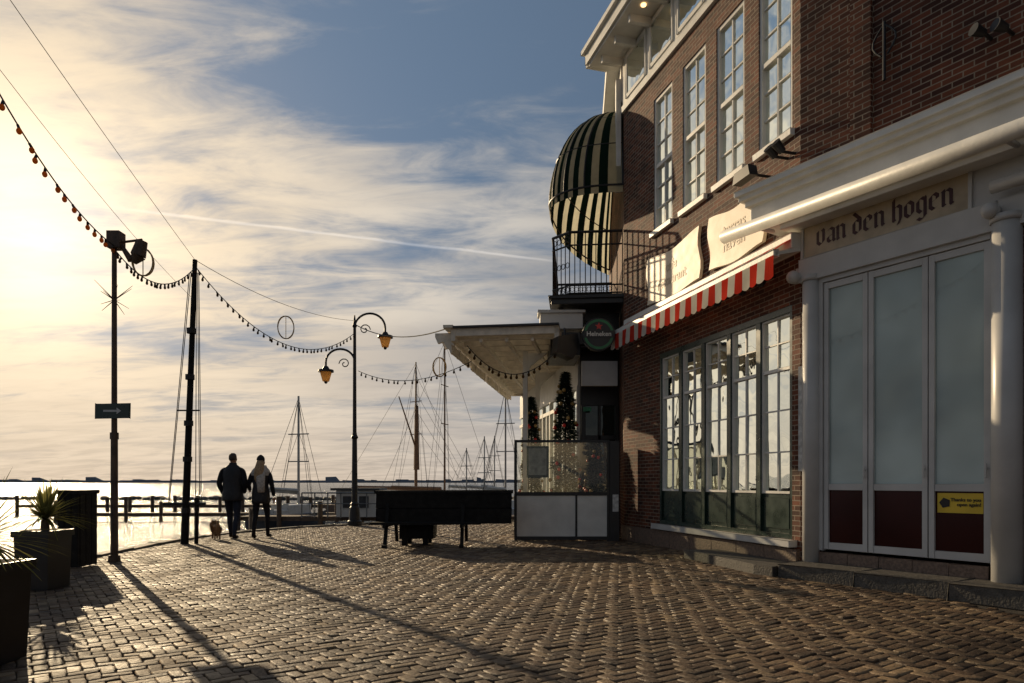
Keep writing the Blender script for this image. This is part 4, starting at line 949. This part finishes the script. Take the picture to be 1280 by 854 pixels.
def cloud(rot,scl,scale,detail,rough,dist,off=(0,0,0)):
    mp=N.new('ShaderNodeMapping'); mp.inputs['Rotation'].default_value=(0,0,rot); mp.inputs['Scale'].default_value=scl; mp.inputs['Location'].default_value=off
    L.new(cb.outputs[0],mp.inputs[0]); nz=N.new('ShaderNodeTexNoise'); L.new(mp.outputs[0],nz.inputs['Vector'])
    nz.inputs['Scale'].default_value=scale; nz.inputs['Detail'].default_value=detail; nz.inputs['Roughness'].default_value=rough; nz.inputs['Distortion'].default_value=dist
    return nz.outputs[0]
nA=cloud(.5,(.9,1.8,1),1.15,9,.55,.35,(3.2,1.1,0)); nB=cloud(-.45,(1,2.6,1),3.0,12,.62,.6,(1,5,0)); nC=cloud(.3,(.6,1.4,1),1.0,6,.55,.3,(8,2,0))
mixn=M('ADD',M('MULTIPLY',nA,.62),M('MULTIPLY',nB,.38))
g1=M('MAXIMUM',DOT(D,sv),0.0)
zz_=M('MAXIMUM',sp.outputs[2],0.0)
mixn=M('ADD',mixn,M('MULTIPLY',M('SUBTRACT',.40,zz_),.26))
dens=RNG(mixn,.385,.60)
gw_=M('POWER',g1,3.0); g8=M('POWER',g1,9.0); gm=M('POWER',g1,26.0); gt=M('POWER',g1,160.0)
hz=M('POWER',M('SUBTRACT',1.0,zz_,None,True),9.0)
gap=ADD(SC(sky.outputs[0],.10),SC(SC((1.25,1.85,2.75),1.0),M('ADD',.55,M('MULTIPLY',gw_,.55))))
cshade=MIX(RNG(nC,.40,.60),(4.2,4.45,4.9),(7.6,7.35,7.0))
cwarm=MIX(M('MULTIPLY',g8,.95,None,True),cshade,(9.4,7.6,5.3))
cbr=SC(cwarm,M('ADD',.36,M('MULTIPLY',gw_,.66)))
col=MIX(dens,gap,cbr)
hcol=MIX(RNG(gw_,.1,.85),(4.3,4.2,4.2),(7.4,5.9,4.4))
hb=RNG(nB,.35,.65,.80,1.08)
col=MIX(M('MULTIPLY',hz,.80),col,SC(hcol,hb))
col=ADD(col,SC((7.0,4.8,2.4),M('MULTIPLY',gm,.24)))
col=ADD(col,SC((16,13,9),M('MULTIPLY',gt,.5)))
p1=Vector((-470,853,340)).normalized(); p2=Vector((50,853,276)).normalized(); cn=p1.cross(p2).normalized(); mid=(p1+p2).normalized(); ax=cn.cross(mid).normalized()
dd=M('ABSOLUTE',M('ADD',DOT(D,cn),M('MULTIPLY',M('SUBTRACT',nB,.5),.008)))
al=M('ABSOLUTE',DOT(D,ax)); ct=M('MULTIPLY',RNG(dd,.0003,.0028,1,0),RNG(al,.22,.30,1,0))
ct=M('MULTIPLY',ct,M('GREATER_THAN',DOT(D,mid),0.0))
col=ADD(col,SC((2.2,2.0,1.8),M('MULTIPLY',ct,.75)))
L.new(col,bg.inputs[0])
# ------------------------------------------------------------------ camera
cd=bpy.data.cameras.new('camera'); cd.lens=24; cd.sensor_width=36; cd.shift_y=.1375; cd.clip_end=20000; cd.clip_start=.05
co=bpy.data.objects.new('camera',cd); COL.objects.link(co); co.location=(0,0,1.2); co.rotation_euler=(math.radians(90),0,0); S.camera=co
